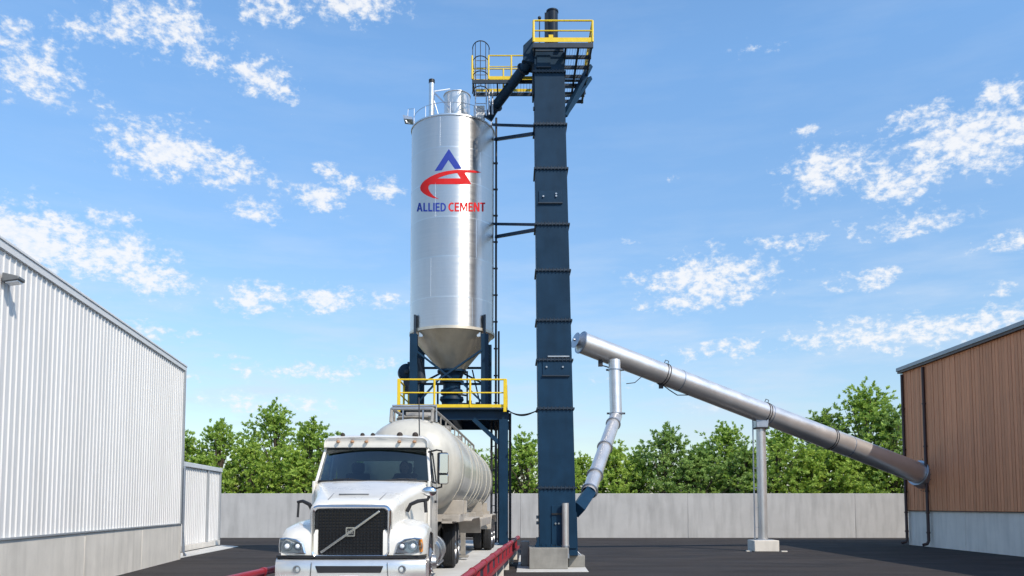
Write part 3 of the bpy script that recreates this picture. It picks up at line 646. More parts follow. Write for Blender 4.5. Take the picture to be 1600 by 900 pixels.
def door(px0, px1, py0, py1, bolts, m='navy', handle=None):
    a, c_ = W(px0,py1,eY-.03), W(px1,py0,eY-.03); b = MB(); b.box((a.x,eY-.035,a.z),(c_.x,eY-.002,c_.z)); o = part('access_door', b, m, el, bevel=.006)
    b = MB()
    for (x, y) in bolts: p = W(x,y,eY-.04); b.tube((p.x,eY-.04,p.z),(p.x,eY-.085,p.z),.035,8)
    if bolts: part('door_knob', b, 'alu', o, smooth=True)
    b = MB(); b.box((a.x-.02,eY-.07,a.z-.05),(c_.x+.02,eY-.003,a.z-.004)); part('door_ledge', b, 'navy_dark', o)
door(842,878,298,316,[(849,307),(869,303),(869,306.5)]); door(848,889,566,586,[(854,573.5),(879.5,573.5)]); door(839,860,85,104,[])
door(862,880,790,852,[(868,818),(873,818)])
b = MB(); a = W(858,557,eY-.04); b.box((a.x-.05,eY-.05,a.z-.02),(a.x+.75,eY-.01,a.z+.03)); part('grab_bar', b, 'alu', el)
b = MB(); a = W(862,803,eY-.06); b.box((a.x,eY-.075,a.z-.03),(a.x+.42,eY-.036,a.z+.03)); part('door_bar', b, 'black', el)
# small brackets on the casing edges
for (x, y) in ((840,808),(840,817),(840,842),(835,170)):
    p = W(x,y,eY+.1); b = MB(); b.box((p.x-.05,p.y-.05,p.z-.06),(p.x+.05,p.y+.05,p.z+.06)); part('edge_lug', b, 'navy_dark', el)
# foot
b = MB(); a = W(838,856,eY); c_ = W(905,868,eY)
zpl = W(871,857,29.9).z
b.box((a.x-.02,eY-.22,zpl+.003),(W(886,856,eY).x,eY+eD+.1,zpl+.06)); b.hexa([(a.x-.05,eY-.2,zpl+.061),(a.x+.1,eY-.2,zpl+.061),(a.x+.1,eY-.12,zpl+.061),(a.x-.05,eY-.12,zpl+.061),(a.x+.07,eY-.2,zpl+.4),(a.x+.1,eY-.2,zpl+.4),(a.x+.1,eY-.12,zpl+.4),(a.x+.07,eY-.12,zpl+.4)])
for k in range(6): b.tube((a.x+.2+k*.17,eY-.16,zpl+.06),(a.x+.2+k*.17,eY-.16,zpl+.13),.03,6)
b.hexa([W(886,868,eY+.05),W(903,868,eY+.05),W(903,868,eY+1),W(886,868,eY+1),W(886,800,eY+.05),W(901.5,800,eY+.05),W(901.5,800,eY+1),W(886,800,eY+1)])
part('boot', b, 'navy', el)
# head: discharge hood to the left, top cap
def quadp(pts, y0, d, nm, m='navy', par=el, bev=.01):
    b = MB(); b.prism([Vector((W(x,y,y0).x, y0, W(x,y,y0).z)) for x,y in pts], (0,d,0)); return part(nm, b, m, par, bevel=bev)
quadp([(834.5,98),(817.5,94),(817.5,71),(833,56),(834.5,56)], eY+.15, .8, 'discharge_hood')
quadp([(832,147),(834.5,147),(834.5,98),(832,98)], eY+.2, .7, 'hood_stiffener', 'navy_dark')
# tie beams to the silo
for (p, q, a) in ((W(770,195,33.9), W(835,197,31.2), .1), (W(774,218,33.9), W(834,209,31.2), .12), (W(773,350,33.9), W(837,351,31.2), .1), (W(775,370,33.9), W(837,359,31.2), .12)):
    b = MB(); b.beam(p, q, a, a); part('tie_beam', b, 'navy', el)
# head platform
pz = W(880,66,29.9).z; x0, x1 = W(833,66,29.9).x, W(927,66,29.9).x; y0, y1 = 29.95, 33.4
for x in (x0+.06, W(880,66,30).x+.1, W(904,66,30).x, x1-.06): b = MB(); b.beam((x,y0,pz-.10),(x,y1+(.0 if x < x1-1.2 else .9),pz-.10), .07, .16); part('platform_joist', b, 'navy_dark', el)
for y in (y0, 30.75, 31.5, 32.2, 32.9, y1+.3, y1+.85): b = MB(); b.beam((x0 if y < 31 else W(880,66,30).x,y,pz-.10-.005),(x1,y,pz-.10-.005), .08 if y > y0 else .09, .13 if y>y0 else .18); part('platform_cross_beam', b, 'navy_dark', el)
b = MB(); b.box((x0,eY-.02,pz-.01),(W(881,66,30).x+.02,eY+eD+.1,pz+.04)); part('platform_floor', b, 'navy_dark', el)
b = MB(); n_ = 0
x = W(881,66,30).x+.06
while x < x1: b.box((x,y0,pz+.0),(x+.006,y1+.9,pz+.03)); x += .1
part('grating', b, 'dark_frame', el)['kind'] = 'stuff'
railing(el, [(x0+.02,32.0,pz+.03),(x0+.02,y0,pz+.03),(x1-.02,y0,pz+.03),(x1-.02,y1+.85,pz+.03)], h=W(880,33.5,y0).z-pz, r=.035, post_every=2.4, toe=.17)
for (p, q, a) in ((W(921,104,32.3), W(881.5,182,31.3), .26), (W(922,122,33.2), W(884,178,31.6), .16)):
    b = MB(); b.beam(p, q, a, .14); part('knee_brace', b, 'navy', el)
b = MB(); zz = W(900,146,33.8)
for (p, q) in ((W(882,146,33.0), W(914,146,33.8)), (W(913,146,33.8), W(913,122,33.8)), (W(882,126,31.8), W(908,126,33)), (W(880,136,31.8), W(905,136,33.4))): b = MB(); b.beam(p, q, .09); part('lower_framing', b, 'navy_dark', el)
# drive motor and beacon
mc = W(861,58,30.9); b = MB(); zt = W(861,20,30.9).z
b.tube((mc.x+.05,30.9,pz),(mc.x+.05,30.9,zt),.22,20); b.tube((mc.x+.05,30.9,zt),(mc.x+.05,30.9,zt+.06),.24,20); b.box((mc.x-.25,30.75,pz+.45),(mc.x-.02,31.05,zt-.08)); b.tube((mc.x+.05,30.9,pz+.4),(mc.x+.05,30.9,pz+.48),.245,20)
mo = part('drive_motor', b, 'black_gloss', el, smooth=True)
b = MB(); b.box((mc.x-.1,30.66,pz+.62),(mc.x+.07,30.675,pz+.74)); part('rating_plate', b, 'yellow', mo)
lc = W(843,58,30.7); zt = W(843,28,30.7).z; b = MB(); b.tube((lc.x,30.7,pz),(lc.x,30.7,zt),.022,6); b.ball((lc.x,30.7,zt),.07); b.ball((lc.x-.05,30.7,pz+.12),.14); part('level_switch', b, 'navy_dark', el, smooth=True)
b = MB(); p = W(875,71,30.4); b.box((p.x-.08,30.3,p.z-.05),(p.x+.08,30.4,p.z+.05)); part('junction_box', b, 'white_trim', el)

# spout pipe from the elevator head into the silo roof
sp = thing('feed_spout', W(762,183,33), 'sloping dark blue round spout pipe running from the tower head down to the silo roof', 'pipe')
pA, pB, pC = W(826,97,30.95), W(770,172,33.0), W(762,186,33.1)
pA0 = W(827,88,30.95)
b = MB(); b.path([pA0, pA, pB, pC], [.2,.2,.2,.2], 20); part('pipe', b, 'navy', sp, smooth=True)
dv = (pB-pA).normalized()
for p, d_ in ((pA, Vector((0,0,1))), (pA.lerp(pB,.14), dv), (pA.lerp(pB,.9), dv)):
    b = MB(); b.lathe(p, [(.2,-.025),(.27,-.025),(.27,.025),(.2,.025)], axis=d_, n=20, closed=True); part('pipe_flange', b, 'navy_dark', sp)

# walkway between silo ladder and tower
wk = thing('walkway', W(780,118,32.6), 'high catwalk bridge with yellow rails running from the caged ladder to the tower head', 'walkway')
wz = W(780,121,31.6).z; wx0, wx1 = W(738,118,31.9).x, W(835,118,31.2).x
wya, wyb = 31.75, 32.75
b = MB(); x = wx0
while x < wx1: b.box((x,wya,wz-.03),(x+.012,wyb,wz)); x += .12
part('walkway_grating', b, 'dark_frame', wk)['kind'] = 'stuff'
for y in (wya, wyb):
    b = MB(); b.beam((wx0,y,wz-.10),(wx1,y,wz-.10),.06,.14); part('side_beam', b, 'navy_dark', wk)
for x in (wx0+.05, wx0+1.0, wx0+1.25, wx1-.05): b = MB(); b.beam((x,wya+.03,wz-.10),(x,wyb-.03,wz-.10),.05); part('cross_beam', b, 'navy_dark', wk)
hh = W(780,87,wya).z-wz
railing(wk, [(wx0+.65,wya,wz),(wx1,wya,wz)], h=hh, r=.028, post_every=1.0, toe=.12); railing(wk, [(wx1,wyb,wz),(wx0,wyb,wz),(wx0,wya,wz)], h=hh, r=.028, post_every=1.0, toe=.12)
# caged ladder
ldr = thing('caged_ladder', W(750,178,32.8), 'grey caged access ladder rising from the silo roof to the catwalk', 'ladder')
lx, ly = W(751,120,32.2).x, 32.55; z0, z1 = ZTp+.05, W(750,70,32.2).z
b = MB()
for dx in (-.22,.22): b.beam((lx+dx,ly,z0),(lx+dx,ly,z1-.3),.05,.03)
part('stile', b, 'galvanised', ldr)
b = MB(); b.tube((lx-.22,ly,z0+.2),(lx+.22,ly,z0+.2),.015,6); rg = part('rung', b, 'galvanised', ldr)
k = 1
while z0+.2+k*.3 < z1-.3: copy(rg, (0,0,k*.3), ldr); k += 1
zc0 = z0+.9; z = z1; 
while z > zc0:
    b = MB(); pts = [(lx+.34*cos(a), ly-.02-.62*sin(a), z) for a in [pi*i/12 for i in range(13)]]; b.path(pts, .02, 6, True); part('cage_hoop', b, 'dark_frame', ldr); z -= .62
for i in (1, 3.5, 6, 8.5, 11):
    a = pi*i/12; b = MB(); b.tube((lx+.34*cos(a), ly-.02-.62*sin(a), zc0),(lx+.34*cos(a), ly-.02-.62*sin(a), z1),.014,6); part('cage_bar', b, 'dark_frame', ldr)
for px in (769.5, 764):
    x = W(px,150,32.4).x; b = MB(); b.tube((x,32.4,ZTp+.02),(x,32.4,wz-.1),.035,8); part('support_leg', b, 'galvanised', ldr, smooth=True)

# plinths and small things at the foot
def block(px0, px1, py0, pyb, y, d, m, label, nm='concrete_block'):
    z1_ = W(px0,py0,y).z; xa, xb_ = W(px0,pyb,y).x, W(px1,pyb,y).x
    b = MB(); b.box((xa,y,.03),(xb_,y+d,z1_)); return solo(nm, b, m, label, 'concrete block' if 'concrete' in nm else 'cabinet', ((xa+xb_)/2,y,0), bevel=.02)
block(827, 887.5, 856, 889, 30.0, 1.7, 'concrete_plinth', 'square weathered concrete plinth carrying the blue tower')
block(888, 914, 868, 880, 30.9, 1.0, 'concrete_plinth', 'low concrete footing to the right of the big tower plinth')
block(814, 827, 846, 880, 31.6, .8, 'grimy_grey', 'small grey steel cabinet between the red rail and the tower plinth', 'steel_cabinet')
p = W(883.5,868,30.35); zt = W(883.5,786,30.35).z; b = MB(); b.tube((p.x,30.3,.55),(p.x,30.3,zt),.125,20); 
pc = thing('pipe_column', (p.x,30.3,.5), 'short shiny galvanised pipe standing upright against the tower foot', 'pipe'); part('pipe', b, 'tube_steel', pc, smooth=True)
b = MB(); b.lathe((p.x,30.3,0), [(.126,.8),(.15,.8),(.15,.86),(.126,.86)], n=20, closed=True); b.box((p.x-.13,30.2,.4),(p.x+.13,30.4,.55)); part('clamp', b, 'galvanised', pc)
b = MB(); q = W(915,876,30.9); b.hexa([(q.x-.35,31,.37),(q.x-.05,31,.37),(q.x-.05,31.3,.37),(q.x-.35,31.3,.37),(q.x-.33,31,.62),(q.x-.28,31,.62),(q.x-.28,31.3,.62),(q.x-.33,31.3,.62)]); solo('footing_bracket', b, 'galvanised', 'little pale metal bracket bolted on the low footing right of the tower', 'bracket', q, bevel=.01)

# ------------------------------------------------------------------ inclined conveyor tube
cv = thing('conveyor_tube', W(1437,738,46.6), 'long sloping stainless steel conveyor tube coming out of the timber building', 'conveyor')
U_, D_ = W(908,535,38.2), W(1440,741,46.9); D_ = D_ ; ax = (D_-U_).normalized()
b = MB(); k = 4
for i in range(k):
    p, q = U_.lerp(D_, i/k), U_.lerp(D_, (i+1)/k)
    r0, r1 = .50+.10*i/k, .50+.10*(i+1)/k
    b = MB(); b.lathe(p, [(r0,0.004),(r1,(q-p).length-.004)], axis=ax, n=48); part('tube_section', b, 'tube_steel', cv, smooth=True)
    b = MB(); b.lathe(p, [(r0-.01,-.03),(r0+.012,-.03),(r0+.012,.03),(r0-.01,.03)], axis=ax, n=48, closed=True); part('seam_ring', b, 'galvanised', cv, smooth=True)
b = MB(); b.lathe(U_, [(0,-.26),(.16,-.26),(.30,-.10),(.49,-.02),(.54,-.02),(.54,.03),(.50,.03)], axis=ax, n=40); part('end_cap', b, 'galvanised', cv, smooth=True)
b = MB()
e = U_ - ax*.28; b.lathe(e, [(0,0),(.36,0),(.38,-.03),(.06,-.07),(.05,-.15),(0,-.15)], axis=-ax if False else ax, n=28); part('end_bearing', b, 'galvanised', cv, smooth=True)
# wall flange
fc = Vector((0,0,0)); t = (B0.x + rn.x*.0 - U_.x)/(D_.x-U_.x); 
wx = 23.26; t = (wx - U_.x)/(D_.x-U_.x); fc = U_.lerp(D_, t)
b = MB(); b.lathe(fc+Vector((.02,0,0)), [(.0,.0),(.98,0),(.98,.03),(.0,.03)], axis=rn, n=44); b.lathe(fc-ax*.5, [(.61,0),(.72,0),(.80,.5)], axis=ax, n=44); part('wall_flange', b, 'galvanised', cv, smooth=True)
b = MB()
for i in range(20): a = 2*pi*i/20; q = fc+Vector((-.03,.9*cos(a),.9*sin(a))); b.tube(q, q+Vector((-.04,0,0)), .025, 6)
part('flange_bolts', b, 'dark_frame', cv)['kind'] = 'stuff'
def on_axis(px):
    best = min(range(2001), key=lambda i: abs(800+F*(lambda p: p.x/(p.y*cos(PITCH)+(p.z-EYE)*sin(PITCH)))(U_.lerp(D_, i/2000)) - px)); return best/2000
def clamp(px, hang=False):
    t = on_axis(px); c_ = U_.lerp(D_, t); r_ = .5+.1*t; b = MB()
    for o_ in (-.07,.07): b.lathe(c_+ax*o_, [(r_,-.015),(r_+.03,-.015),(r_+.03,.015),(r_,.015)], axis=ax, n=40, closed=True)
    x_, y_, d_ = frame(ax); u_ = Vector((0,0,1)); u_ = (u_-ax*u_.dot(ax)).normalized()
    b.path([c_+u_*r_+ax*-.1, c_+u_*(r_+.2)+ax*-.06, c_+u_*(r_+.2)+ax*.12, c_+u_*r_+ax*.12], .02, 6)
    if hang:
        b.path([c_-u_*r_+ax*-.2, c_-u_*(r_+.18), c_-u_*(r_+.02)+ax*.15, c_-u_*(r_+.12)+ax*.5, c_-u_*(r_+.22)+ax*1.0, c_-u_*(r_+.02)+ax*1.6], .025, 6); b.box(c_-u_*(r_+.1)-Vector((.1,.06,.1)), c_-u_*(r_+.1)+Vector((.1,.06,.12)))
    part('strap_clamp', b, 'dark_frame', cv, smooth=True)
clamp(1037, True); clamp(1194); clamp(1297)
b = MB(); t = on_axis(938); c_ = U_.lerp(D_, t); b.box(c_+Vector((-.1,-.1,-.78)), c_+Vector((.1,.1,-.5))); b.path([c_+Vector((0,0,-.72)), c_+Vector((.3,0,-.8)), c_+Vector((.6,0,-.95)), c_+Vector((.75,0,-1.4))], .03, 6); part('valve', b, 'dark_frame', cv); b = MB(); b.path([c_+Vector((1.2,0,-1.6)), c_+Vector((1.6,0,-1.55)), c_+Vector((2.0,0,-1.2))], .022, 6); part('hose', b, 'dark_frame', cv)

# chute to the elevator boot
ch = thing('drop_chute', W(905,795,31.4), 'bent galvanised drop chute from the sloping tube down into the tower boot', 'chute')
q0, q1, q2, q3 = W(960,563,38.5), W(962.5,650,38.2), W(920,770,32.6), W(902,797,31.0)
b = MB(); b.path([q0, q0.lerp(q1,.5), q1], [.28,.28,.28], 24, False); part('upper_pipe', b, 'tube_steel', ch, smooth=True)
b = MB(); b.path([q1+Vector((0,0,.0)), q1.lerp(q2,.08), q1.lerp(q2,.5), q2], [.283,.285,.28,.28], 24, False); part('lower_pipe', b, 'tube_steel', ch, smooth=True)
b = MB(); b.path([q2, q3], [.30,.30], 4); part('boot_inlet', b, 'navy', ch)
dd = (q2-q1).normalized()
for p, d_, r_ in ((W(961,578,38.5), Vector((0,0,1)), .30), (W(962.5,646,38.2), Vector((0,0,1)), .30), (q1.lerp(q2,.12), dd, .29), (q1.lerp(q2,.45), dd, .29), (q2-dd*.15, dd, .29), (q1.lerp(q2,.8), dd, .29)):
    b = MB(); b.lathe(p, [(r_-.02,-.03),(r_+.05,-.03),(r_+.05,.03),(r_-.02,.03)], axis=d_, n=24, closed=True); part('pipe_ring', b, 'galvanised', ch, smooth=True)
b = MB()
for p in (W(961,578,38.5), W(962.5,646,38.2)): b.beam(p+Vector((-.42,0,0)), p+Vector((-.32,0,0)), .08); b.beam(p+Vector((.32,0,0)), p+Vector((.42,0,0)), .08)
part('clamp_lug', b, 'dark_frame', ch)

# support post of the tube
t = on_axis(1188); c_ = U_.lerp(D_, t); ps = thing('support_post', (c_.x, c_.y, 0), 'upright galvanised pipe post holding up the middle of the sloping tube', 'post')
zt = c_.z-.62; b = MB(); b.tube((c_.x,c_.y,.6),(c_.x,c_.y,zt),.24,24); part('pipe', b, 'tube_steel', ps, smooth=True)
b = MB(); b.hexa([(c_.x-.29,c_.y-.3,zt-.2),(c_.x+.29,c_.y-.3,zt-.2),(c_.x+.29,c_.y+.3,zt-.2),(c_.x-.29,c_.y+.3,zt-.2),(c_.x-.30,c_.y-.3,zt+.45),(c_.x+.36,c_.y-.3,zt+.30),(c_.x+.36,c_.y+.3,zt+.30),(c_.x-.30,c_.y+.3,zt+.45)]); part('saddle', b, 'galvanised', ps, bevel=.02)
b = MB(); b.box((c_.x-.34,c_.y-.33,zt-.26),(c_.x+.34,c_.y+.33,zt-.204)); part('saddle_plate', b, 'dark_frame', ps)
b = MB(); b.tube((c_.x-.42,c_.y-.05,.6),(c_.x-.42,c_.y-.05,zt+.45),.035,8); b.box((c_.x-.55,c_.y-.1,zt+.4),(c_.x-.3,c_.y+.1,zt+.55))
for z in (1.2,2.2,3.2,4.2): b.beam((c_.x-.42,c_.y-.05,z),(c_.x-.2,c_.y-.05,z),.03)
part('conduit', b, 'galvanised', ps)
b = MB(); b.box((c_.x-.4,c_.y-.4,.56),(c_.x+.4,c_.y+.4,.60)); part('base_plate', b, 'galvanised', ps)
b = MB(); b.box((c_.x-.62,c_.y-.62,.0),(c_.x+.62,c_.y+.62,.56)); solo('concrete_footing', b, 'concrete_base', 'square concrete footing under the upright tube post', 'concrete block', (c_.x,c_.y,0), bevel=.03)
b = MB(); b.box((c_.x-.95,c_.y-.4,.0),(c_.x-.7,c_.y-.2,.05)); b.box((c_.x+.7,c_.y-.75,.0),(c_.x+.98,c_.y-.55,.05)); solo('anchor_plates', b, 'concrete_base', 'pale anchor plates lying beside the footing of the tube post', 'plates', (c_.x,c_.y-.5,0))

# ------------------------------------------------------------------ trees
def leaf_crown(seed, h, rad, low=.18, lobes=46, sprays=16, leaves=17, lsz=.215):
    """branches + tufts of leaves; returns (wood MB, leaf verts, leaf faces)"""
    rnd = random.Random(seed); wood = MB(); lv, lf = [], []
    trunk = [(0,0,0),(rnd.uniform(-.1,.1),0,h*.25),(rnd.uniform(-.25,.25),rnd.uniform(-.2,.2),h*.55),(rnd.uniform(-.2,.2),rnd.uniform(-.2,.2),h*.88)]
    wood.path(trunk, [.20,.16,.10,.03], 8)
    def on_tr(t):
        s_ = t*3; i = min(2, int(s_)); return Vector(trunk[i]).lerp(Vector(trunk[i+1]), s_-i)
    tips = []
    for i in range(lobes):
        t = low + (1-low)*((i+.5)/lobes)**.9; a = i*2.399 + rnd.uniform(-.5,.5)
        prof = sin(pi*min(1, (t*.86+.16)))**.6 * (1.0 if t < .75 else 1.0-(t-.75)*1.7)
        rr = rad*prof*rnd.uniform(.62,1.13) if i % 3 else rad*prof*rnd.uniform(.2,.6)
        tip = Vector((rr*cos(a), rr*sin(a), h*(t*.95+.02)+rnd.uniform(-.25,.45))); s_ = on_tr(max(.12, t*.8-.1))
        mid = s_.lerp(tip, .55) + Vector((0,0,rnd.uniform(-.1,.25)))
        wood.path([s_, mid, tip], [.06,.035,.012], 5); tips.append((tip, mid))
    for tip, mid in tips:
        R_ = rnd.uniform(.55,.95)*rad/2.3
        for k in range(sprays):
            d = Vector((rnd.gauss(0,1), rnd.gauss(0,1), rnd.gauss(.15,.85))).normalized()
            c_ = tip + d*R_*rnd.uniform(.25,1.05) if k > 3 else mid.lerp(tip, rnd.uniform(.3,1))+d*R_*.35
            dirn = (d + Vector((0,0,.35)) + (c_-Vector((0,0,h*.5))).normalized()*.5).normalized()
            x, y, _ = frame(dirn)
            for l in range(leaves):
                b_ = rnd.uniform(0,2*pi); sp = rnd.uniform(.25,1.25); o_ = (x*cos(b_)+y*sin(b_))
                ld_ = (dirn*cos(sp)+o_*sin(sp)).normalized(); side = ld_.cross(dirn if abs(ld_.dot(dirn)) < .97 else x).normalized()
                side = (side + dirn*rnd.uniform(-.4,.4)).normalized()
                base = c_ + dirn*rnd.uniform(-.12,.12); L_ = lsz*rnd.uniform(.7,1.25); wd = L_*.24
                n0 = len(lv); lv += [base, base+ld_*L_*.5+side*wd, base+ld_*L_, base+ld_*L_*.5-side*wd]; lf.append((n0,n0+1,n0+2,n0+3))
    return wood, lv, lf
variants = []
for k, (h, r_, lo_, nl) in enumerate(((9.5,3.0,.22,62),(8.0,2.9,.14,58),(7.0,2.7,.10,54),(10.5,3.5,.16,74),(6.2,2.6,.06,50))):
    wd_, lv, lf = leaf_crown(100+k, h, r_, lo_, nl)
    me = bpy.data.meshes.new('crown'); me.from_pydata(lv, [], lf); me.materials.append(MAT['leaf_mid'])
    mw = bpy.data.meshes.new('trunk'); mw.from_pydata(wd_.v, [], wd_.f); mw.materials.append(MAT['bark'])
    variants.append((h, r_, mw, me))
# px, top py, distance, variant, material
TR = [(292,684,64,1,'leaf_mid','tree rising behind the low white shed'),
 (343,660,66,0,'leaf_mid','rounded tree just right of the shed roof'),(432,632,69,3,'leaf_mid','tallest open-branched tree on the left, left of the truck'),
 (392,694,62.5,2,'leaf_bright','low bushy bright tree in front of the tallest left tree'),(487,658,66,0,'leaf_mid','narrow tree between the tallest left tree and the truck'),
 (455,706,62.3,4,'leaf_bright','short light green tree at the wall beside the truck mirror'),(528,686,67,1,'leaf_deep','tree half hidden by the truck cab'),
 (318,716,62.2,4,'leaf_mid','short bushy tree at the wall next to the shed corner'),
 (612,700,67,1,'leaf_deep','tree behind the front of the tank'),(790,700,67,1,'leaf_deep','tree seen through the steel frame behind the tank end'),
 (822,688,63,2,'leaf_mid','bushy tree left of the blue tower'),(905,716,65,4,'leaf_bright','yellow-green tree just right of the blue tower'),
 (958,700,63,4,'leaf_bright','bright tree behind the bent chute'),(992,708,67,2,'leaf_mid','tree between the chute and the big round tree'),(1040,672,64,1,'leaf_deep','big round dark tree right of the chute'),
 (1088,705,62.3,4,'leaf_deep','low tree filling in right of the big round tree'),(1135,664,68,0,'leaf_mid','pointed tree left of the tube post'),(1165,700,62.6,2,'leaf_deep','tree directly behind the tube post'),
 (1215,672,64.5,1,'leaf_mid','tree just right of the tube post'),(1262,704,62.4,4,'leaf_bright','low bright tree under the middle of the tube'),
 (1285,645,69,0,'leaf_deep','dark tree above the lower half of the tube'),(1352,602,68,3,'leaf_mid','tallest tree on the right rising above the tube'),
 (1312,700,62.3,2,'leaf_bright','bushy tree under the tube left of the timber building'),(1392,640,65,0,'leaf_deep','tree close against the corner of the timber building'),
 (1375,706,62.2,4,'leaf_mid','short tree at the wall below the tube end'),(1100,660+40,70,1,'leaf_mid','tree set back between the round tree and the pointed tree'),
 (660,715,63,4,'leaf_mid','low tree behind the truck tank'),(560,715,62.6,4,'leaf_bright','low tree behind the truck cab roof'),(745,712,63,2,'leaf_mid','bushy tree behind the rear of the tank')]
TR += [(px, pt, y, v, m, l) for px, pt, y, v, m, l in ()]
rt = random.Random(3)
for (px, pt, Y, k, m, lab) in TR:
    h, r_, mw, me = variants[k]; Y = max(Y, 61.5 + r_*1.15); top = W(px, pt, Y); s_ = (top.z+.0)/(h*1.02); sxy = s_*rt.uniform(1.05,1.3)
    tr = thing('tree', (top.x, Y, 0), lab, 'tree', 'trees behind the concrete wall'); rz = rt.uniform(0, 6.28)
    for nm, mesh, mm in (('trunk', mw, 'bark'), ('crown', me, m)):
        o = bpy.data.objects.new(nm, mesh); COL.objects.link(o); o.parent = tr; o.rotation_euler = (0,0,rz); o.scale = (sxy, sxy, s_)
        o.material_slots[0].link = 'OBJECT'; o.material_slots[0].material = MAT[mm]

# ------------------------------------------------------------------ truck (own frame: x across, y back, z up from the deck)
ang = -math.atan(-.012)
tk = thing('truck', (-2.58, 13.3, DZ), 'white day cab truck with black grille coming forward on the weighbridge', 'truck', rotz=ang)
WH = 'truck_white'
def wheel(parent, x, y, z, side, dual=False, r=.52, wdt=.28):
    b = MB(); n = 40; wd = wdt
    outer = side
    def tyre(xc):
        pr = [(r*.60,-wd/2+.02),(r*.78,-wd/2-.005),(r*.94,-wd/2+.01),(r*.985,-wd/2+.04)]
        gx = [-.075,-.025,.025,.075]
        for g_ in gx: pr += [(r,g_-.02),(r,g_-.008),(r*.97,g_-.006),(r*.97,g_+.006),(r,g_+.008)]
        pr += [(r*.985,wd/2-.04),(r*.94,wd/2-.01),(r*.78,wd/2+.005),(r*.60,wd/2-.02)]
        b.lathe((xc,y,z), pr, axis=(1,0,0), n=n)
    tyre(x)
    if dual: tyre(x - side*(wd+.05))
    w_ = part('wheel', b, 'tyre', parent, smooth=True)
    b = MB(); e = side*wd/2
    if dual: pf = [(r*.61,e),(r*.58,e-side*.03),(r*.56,e-side*.13),(r*.34,e-side*.15),(r*.32,e-side*.10),(.12,e-side*.08),(.10,e+side*.01),(0,e+side*.01)]
    else: pf = [(r*.61,e),(r*.58,e-side*.02),(r*.55,e-side*.05),(r*.45,e+side*.01),(r*.36,e+side*.03),(r*.3,e+side*.02),(.13,e+side*.02),(.11,e+side*.10),(0,e+side*.11)]
    b.lathe((x,y,z), pf, axis=(1,0,0), n=n); b.lathe((x,y,z), [(r*.61,-wd/2),(r*.5,-wd/2+.02),(0,-wd/2+.02)], axis=(1,0,0), n=24); part('rim', b, 'alu', w_, smooth=True)
    b = MB()
    for k in range(10): a = 2*pi*k/10; b.tube((x+e-side*(.10 if dual else -.01), y+r*.36*cos(a), z+r*.36*sin(a)), (x+e-side*(.06 if dual else -.045), y+r*.36*cos(a), z+r*.36*sin(a)), .02, 6)
    part('wheel_nut', b, 'chrome', w_)
# hood
def hsec(y, hw, top, bot, cr=.14, crown=.03):
    pts = [(-hw*.98,y,bot)]
    for i in range(7): a = pi - i*(pi/2)/6; pts.append((-hw+cr+cr*cos(a), y, top-cr+cr*sin(a)))
    for t_ in (-.5,0,.5): pts.append((t_*(hw-cr)*1.2, y, top+crown*(1-t_*t_)))
    for i in range(7): a = pi/2 - i*(pi/2)/6; pts.append((hw-cr+cr*cos(a), y, top-cr+cr*sin(a)))
    pts.append((hw*.98,y,bot)); return pts
b = MB(); b.loft([hsec(.17,.62,1.44,.70), hsec(.13,.66,1.50,.68), hsec(.20,.68,1.55,.66), hsec(.5,.71,1.61,.62), hsec(1.0,.78,1.71,.62), hsec(1.6,.90,1.83,.62), hsec(2.1,1.04,1.91,.62), hsec(2.34,1.08,1.945,.62)])
part('hood', b, WH, tk, smooth=50)
b = MB(); b.box((-.32,.68,1.675),(.18,.78,1.70)); part('hood_intake', b, 'lamp_grey', tk, bevel=.015)
b = MB(); b.beam((-.42,.32,1.598),(-.50,2.2,1.942),.008,.006); b.beam((.42,.32,1.598),(.50,2.2,1.942),.008,.006); part('hood_crease', b, 'lamp_grey', tk)
# grille
gx, g0, g1 = .56, .73, 1.43
def rrect(hx, z0_, z1_, rr, y, n=6):
    pts = []
    for cx_, cz_, a0_ in ((hx-rr, z1_-rr, 0), (-hx+rr, z1_-rr, pi/2), (-hx+rr, z0_+rr, pi), (hx-rr, z0_+rr, 3*pi/2)):
        for i in range(n+1): a = a0_+i*(pi/2)/n; pts.append((cx_+rr*cos(a), y, cz_+rr*sin(a)))
    return pts
gc = -.03
def sh_(pts, dx): return [(x+dx, y, z) for x, y, z in pts]
b = MB(); secs = [rrect(gx, g0, g1, .05, .12), rrect(gx+.01, g0-.01, g1+.01, .06, .07), rrect(gx+.05, g0-.05, g1+.05, .09, .045), rrect(gx+.075, g0-.075, g1+.075, .11, .07), rrect(gx+.08, g0-.08, g1+.08, .12, .14)]
b.loft(secs, cap=False); gr = part('grille_surround', b, 'chrome', tk, smooth=60)
b = MB(); b.add(rrect(gx, g0, g1, .05, .115), [tuple(range(28))]); gp = part('grille', b, 'black', tk)
b = MB(); x = -gx+.04
while x < gx-.02: b.box((x-.006,.095,g0+.01),(x+.006,.114,g1-.01)); x += .055
z = g0+.05
while z < g1-.02: b.box((-gx+.01,.085,z-.005),(gx-.01,.0945,z+.005)); z += .05
part('grille_mesh', b, 'black_gloss', gp)['kind'] = 'stuff'
b = MB(); b.beam((-gx+.09,.062,g0+.02),(gx-.10,.062,g1-.02),.02,.035); part('diagonal_bar', b, 'chrome', gp, bevel=.004)
b = MB(); zc = (g0+g1)/2; b.loft([[(x,y,z+zc) for x,y,z in rrect(.075,-.075,.075,.02,.045)], [(x,y,z+zc) for x,y,z in rrect(.055,-.055,.055,.015,.045)], [(x,y,z+zc) for x,y,z in rrect(.055,-.055,.055,.015,.06)]], cap=False); 
b.loft([[(x,y,z+zc) for x,y,z in rrect(.075,-.075,.075,.02,.045)], [(x,y,z+zc) for x,y,z in rrect(.075,-.075,.075,.02,.07)]], cap=False)
